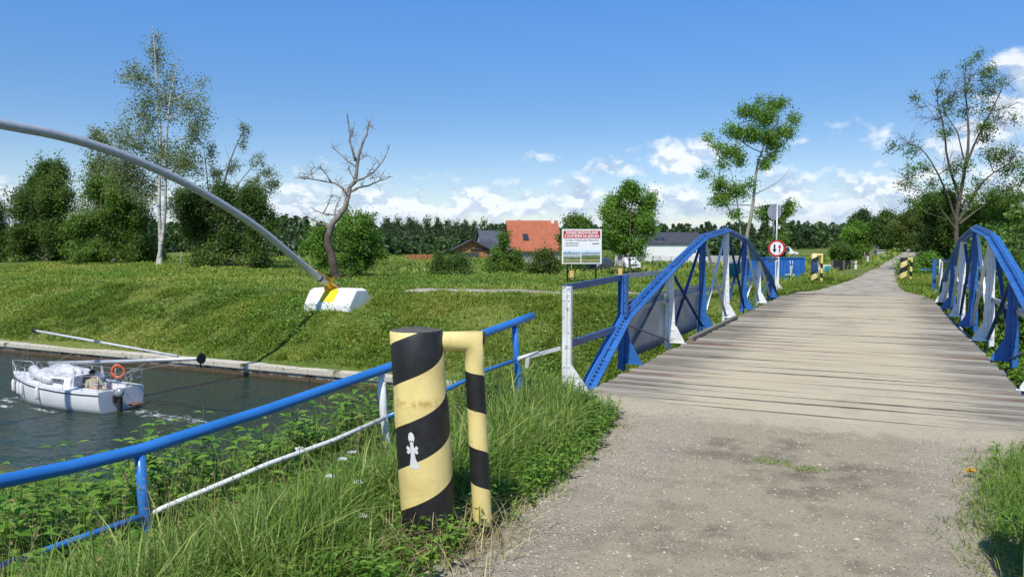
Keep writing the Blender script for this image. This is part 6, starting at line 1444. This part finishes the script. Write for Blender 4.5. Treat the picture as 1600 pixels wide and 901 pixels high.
# grass of the far bank, plateau and meadow; blade clumps grow wider and sparser with distance
def bank(n, x0, x1, y0, y1, hr, wr, dmin, cond=None):
    X, Y = scatter(x0, x1, y0, y1, n); d = np.hypot(X, Y); k = rg.random(n) < np.clip(dmin/d, 0, 1)**1.6
    if cond is not None: k &= cond(X, Y)
    k &= rg.random(n) > .75*sstep(.56, .66, clump(X, Y, .42))*(Y < 40); k &= rg.random(n) > .8*(np.abs(Y-37.3) < .45)*(X < -29)
    k &= edge_dl(X, Y) > .15; X, Y = X[k], Y[k]; P = np.stack([X, Y, zt(X, Y)-.02], -1); m = view_ok(P); P = P[m]; X, Y = X[m], Y[m]; d = np.hypot(X, Y)
    c1 = clump(X, Y, .33); c2 = clump(X, Y, .09); h = (hr[0]+(hr[1]-hr[0])*(c1+1.6*(clump(X, Y, .9)-.5)).clip(0, 1.5))*rg.uniform(.6, 1.5, len(X)); w = rg.uniform(wr[0], wr[1], len(X))*np.clip(d/38, .8, 3.5)
    c3 = clump(X, Y, .55); tint = np.clip(.36+1.15*(c1-.5)+.9*(c2-.5)+rg.normal(size=len(X))*.17+.30*sstep(.60, .72, c3), 0, 1); h = h*(1-.5*sstep(.60, .72, c3)); return blades(P, h, w, rg, (.4, 1.7), tint)
notpath = lambda X, Y: ((np.abs(Y-(39.2+.4*np.sin(X*.07))) > 1.0) | (X < -25.2)) & ~((np.abs(X+26.85) < 1.75) & (np.abs(Y-33.75) < 1.2))
sets = [bank(210000, -62, -3., 28.75, 37.5, (.12, .38), (.022, .05), 30, notpath), bank(60000, -3., 8., 28.75, 48, (.10, .45), (.018, .04), 30, notpath), bank(150000, -85, -3., 37.5, 62, (.12, .42), (.03, .065), 38, notpath), bank(110000, -130, 8, 62, 190, (.2, .55), (.05, .11), 62)]
grass_obj('bank_grass', 'sunlit meadow grass covering the far bank and the field', sets, M['grass_bank'])
X, Y = scatter(-70, -4, 28.9, 60, 9000); k = (rg.random(len(X)) < sstep(.52, .66, clump(X, Y, .21))*.8) & notpath(X, Y) & (edge_dl(X, Y) > .5); X, Y = X[k], Y[k]; P = np.stack([X, Y, zt(X, Y)], -1); SP = [(440, 515, 33.), (480, 498, 33.2), (455, 540, 31.), (130, 478, 33.5), (250, 505, 32.), (700, 520, 31.5), (610, 505, 32.5), (350, 470, 34.5), (820, 560, 30.), (60, 500, 32.5), (540, 560, 29.6)]
for px, py, yy in SP:
    c = atY(px, py, yy); q = 70; P = np.concatenate([P, np.stack([c[0]+rg.normal(size=q)*1.1, yy+rg.normal(size=q)*.55, np.zeros(q)], -1)])
P = P[P[:, 1] > 28.8]; P[:, 2] = zt(P[:, 0], P[:, 1]); C = (P[:, None, :]+rg.normal(size=(len(P), 9, 3))*np.array([.26, .26, .14])+np.array([0, 0, .28])).reshape(-1, 3); V, F, T = leaf_quads(C, .13, rg, .9); o = link('bank_weeds', np_mesh('bank_weeds', V, [F], M['weed'], T)); tag(o, 'darker patches of leafy weeds on the far bank', 'weeds', kind='stuff')
# pebbles on the gravel
n = 60000; X = rg.uniform(-3.1, 1.6, n); Y = 2.6+6.2*rg.random(n)**1.25; dl = edge_dl(X, Y); wgt = np.where(X-road_c(Y) < -.85, 1., np.where(X-road_c(Y) > 1., .75, .55))*np.clip(.35+1.1*(clump(X, Y, 1.4)-.25), 0, 1); k = (dl < .28) & (rg.random(n) < wgt); X, Y = X[k], Y[k]; n = len(X); s = .003+.010*rg.random(n)**4; s = np.where(rg.random(n) < .008, s*2., s)
base = np.array([(1, 0, .1), (.5, .87, 0), (-.5, .87, .1), (-1, 0, 0), (-.5, -.87, .1), (.5, -.87, 0), (.3, .2, .62), (-.35, .1, .58), (.0, -.4, .6)]); fc = np.array([(0, 1, 6), (1, 2, 6), (2, 7, 6), (2, 3, 7), (3, 4, 7), (4, 8, 7), (4, 5, 8), (5, 0, 8), (0, 6, 8), (6, 7, 8)])
a = rg.uniform(0, 6.28, n); ca, sa = np.cos(a)[:, None], np.sin(a)[:, None]; b3 = base[None]*(1+rg.normal(size=(n, 9, 3))*.16)*s[:, None, None]; V = np.stack([b3[..., 0]*ca-b3[..., 1]*sa*.75, b3[..., 0]*sa+b3[..., 1]*ca*.75, b3[..., 2]], -1)
zg = .012+.018*(fbm(X*1.1, Y*1.1, 4)-.5)*2+.0*X; V += np.stack([X, Y, zg+.002], -1)[:, None, :]
def peb_mat():
    m, nt, out = newmat('pebbles'); at = N(nt, 'ShaderNodeAttribute', attribute_name='tint'); princ(nt, out, ramp(nt, at.outputs['Fac'], [(0., (.17, .15, .125)), (.55, (.33, .29, .22)), (1., (.47, .43, .35))]), .85, 0, .3); return m
o = link('pebbles', np_mesh('pebbles', V.reshape(-1, 3), [(np.arange(n)[:, None, None]*9+fc[None]).reshape(-1, 3)], peb_mat(), np.repeat(rg.random(n), len(fc)))); tag(o, 'loose pale pebbles scattered over the gravel road', 'pebbles', kind='stuff')
print('blades near', nl_, nr_, 'bank', sum(len(s_[3])//2 for s_ in sets), 'pebbles', n)
# ---------------------------------------------------------------- sky, clouds, sun, camera
SUN_EL, SUN_AZ = 56., 172.     # azimuth from +Y clockwise: behind the viewer, a touch to the right
sd = np.array([math.sin(R(SUN_AZ))*math.cos(R(SUN_EL)), math.cos(R(SUN_AZ))*math.cos(R(SUN_EL)), math.sin(R(SUN_EL))])
w = bpy.data.worlds.new('World'); SC.world = w; w.use_nodes = True; nt = w.node_tree; nt.nodes.clear(); out = nt.nodes.new('ShaderNodeOutputWorld')
sky = N(nt, 'ShaderNodeTexSky', sky_type='NISHITA'); sky.sun_disc = False; sky.sun_elevation = R(SUN_EL); sky.sun_rotation = R(SUN_AZ); sky.altitude = 100; sky.air_density = 1.0; sky.dust_density = .25; sky.ozone_density = 1.6
tc = N(nt, 'ShaderNodeTexCoord'); d = tc.outputs['Generated']; s = N(nt, 'ShaderNodeSeparateXYZ'); L(nt, d, s.inputs[0])
az = math_(nt, 'ARCTAN2', s.outputs[0], s.outputs[1]); el = math_(nt, 'ARCSINE', s.outputs[2]); v = N(nt, 'ShaderNodeCombineXYZ'); L(nt, az, v.inputs[0]); L(nt, el, v.inputs[1]); vec = v.outputs[0]
def ae(px, py): r = ray(px, py); r = r/np.linalg.norm(r); return math.atan2(r[0], r[1]), math.asin(r[2])
# clouds: (px, py, half width px, half height px, strength)
CL = [(470, 318, 45, 30, 1), (500, 268, 26, 13, .75), (560, 318, 60, 20, .9), (625, 322, 70, 26, 1), (690, 330, 60, 18, 1), (750, 318, 60, 26, 1.), (745, 305, 22, 14, .9), (830, 322, 60, 22, .9), (898, 306, 40, 20, 1.), (885, 325, 70, 22, 1), (970, 328, 60, 20, .9), (1045, 312, 40, 18, .9), (1025, 295, 16, 10, .8), (955, 262, 30, 11, .75), (822, 245, 30, 6, .45), (1064, 243, 56, 26, 1.1), (1045, 255, 40, 16, 1.), (1095, 240, 30, 18, .9), (1090, 330, 70, 20, .9), (1160, 325, 60, 22, .9), (1230, 300, 45, 26, .85), (1240, 335, 90, 20, .9), (1345, 300, 48, 26, 1.), (1310, 325, 70, 26, .95), (1390, 330, 60, 24, .9), (1245, 280, 30, 12, .6), (1270, 222, 22, 8, .4), (1360, 208, 34, 10, .35), (1420, 300, 60, 30, .8), (1560, 200, 70, 50, .9), (1600, 125, 46, 40, 1.), (1610, 160, 60, 60, 1.), (1490, 255, 60, 30, .6), (1560, 300, 90, 40, .8), (8, 300, 16, 16, .9), (-40, 310, 60, 26, .9), (20, 335, 60, 20, .8), (200, 330, 120, 24, .8), (330, 325, 90, 24, .9), (430, 320, 50, 22, .9)]
Mx = None
for px, py, rx, ry, k in CL:
    a, e = ae(px, py); sub = N(nt, 'ShaderNodeVectorMath', operation='SUBTRACT'); L(nt, vec, sub.inputs[0]); sub.inputs[1].default_value = (a, e, 0); mul = N(nt, 'ShaderNodeVectorMath', operation='MULTIPLY'); L(nt, sub.outputs[0], mul.inputs[0]); cz = math.cos(math.atan((px-800)/1200))
    mul.inputs[1].default_value = (1200/(rx*cz*cz)*.66, 1200/(ry*cz)*.66, 0); ln = N(nt, 'ShaderNodeVectorMath', operation='LENGTH'); L(nt, mul.outputs[0], ln.inputs[0]); q = math_(nt, 'MULTIPLY', math_(nt, 'SUBTRACT', 1., ln.outputs['Value']), k); Mx = q if Mx is None else math_(nt, 'MAXIMUM', Mx, q)
# a generic low bank of cumulus all round the horizon, so that other views have a sky as well
band = math_(nt, 'MULTIPLY', math_(nt, 'SUBTRACT', 1., math_(nt, 'ABSOLUTE', math_(nt, 'DIVIDE', math_(nt, 'SUBTRACT', el, .026), .034))), .50); Mx = math_(nt, 'MAXIMUM', Mx, band); Mx = math_(nt, 'MAXIMUM', Mx, -1.)
def cn(dy, sc=26., det=9):
    mp = N(nt, 'ShaderNodeMapping'); mp.inputs['Location'].default_value = (3.1, dy, 0); mp.inputs['Scale'].default_value = (1., 1.5, 1.); L(nt, vec, mp.inputs[0]); n = N(nt, 'ShaderNodeTexNoise', i_Scale=sc, i_Detail=det, i_Roughness=.56, i_Distortion=.15); L(nt, mp.outputs[0], n.inputs['Vector']); return n.outputs['Fac']
n0 = cn(0.); n1 = cn(.016, det=5); big = cn(.9, 9., 3)
dens = math_(nt, 'ADD', math_(nt, 'MULTIPLY', Mx, .50), math_(nt, 'MULTIPLY', math_(nt, 'SUBTRACT', n0, .5), 1.45)); cov = mrange(nt, dens, .0, .40)
veil = math_(nt, 'MULTIPLY', mrange(nt, el, .10, .02), .12)
# cumulus are bright where their billows face the sun and grey in the thick of the base
rel = math_(nt, 'SUBTRACT', n0, n1); lit = mrange(nt, rel, -.085, .065); thick = mrange(nt, dens, .30, .75); lit = math_(nt, 'SUBTRACT', lit, math_(nt, 'MULTIPLY', thick, .14), clamp=True); lit = math_(nt, 'ADD', math_(nt, 'MULTIPLY', lit, .72), math_(nt, 'MULTIPLY', mrange(nt, big, .42, .60), .28))
lit = math_(nt, 'MULTIPLY', lit, mrange(nt, math_(nt, 'ADD', el, math_(nt, 'MULTIPLY', n0, .02)), .022, .070, .22, 1.)); ccol = ramp(nt, lit, [(.05, (4.5, 5.7, 7.5)), (.40, (6.2, 7.2, 8.5)), (.8, (8.6, 9.1, 9.7))])
hs = N(nt, 'ShaderNodeHueSaturation', i_Saturation=1.35, i_Value=1.45); L(nt, sky.outputs[0], hs.inputs['Color'])
tn = mix(nt, 1., hs.outputs[0], (.97, .93, 1.05), 'MULTIPLY'); ef = mrange(nt, el, .13, .33, .75, .98); cg = N(nt, 'ShaderNodeCombineColor'); [L(nt, ef, cg.inputs[i]) for i in range(3)]; tn = mix(nt, 1., tn, cg.outputs[0], 'MULTIPLY'); c1 = mix(nt, veil, tn, (5.6, 7.2, 9.3)); c2 = mix(nt, math_(nt, 'MULTIPLY', cov, .94), c1, ccol)
bg = N(nt, 'ShaderNodeBackground', i_Strength=.10); L(nt, c2, bg.inputs[0]); L(nt, bg.outputs[0], out.inputs[0])
sl = bpy.data.lights.new('sun', 'SUN'); sl.energy = 4.6; sl.angle = R(.53); sl.color = (1., .945, .85); so = bpy.data.objects.new('sun', sl); COL.objects.link(so); so.location = (0, -20, 60); so.rotation_euler = Vector(sd).to_track_quat('Z', 'Y').to_euler()
cam = bpy.data.cameras.new('camera'); co = bpy.data.objects.new('camera', cam); COL.objects.link(co); co.location = (0, 0, EYE); co.rotation_euler = (math.pi/2-PITCH, 0, YAW); cam.sensor_width = 36; cam.lens = 36*F_/1600; cam.clip_start = .05; cam.clip_end = 5000; SC.camera = co
vs = SC.view_settings; vs.view_transform = 'Standard'; vs.look = 'None'; vs.exposure = .16; vs.gamma = 1.; vs.use_curve_mapping = False
SC.cycles.max_bounces = 6; SC.cycles.transparent_max_bounces = 8; SC.cycles.use_denoising = True
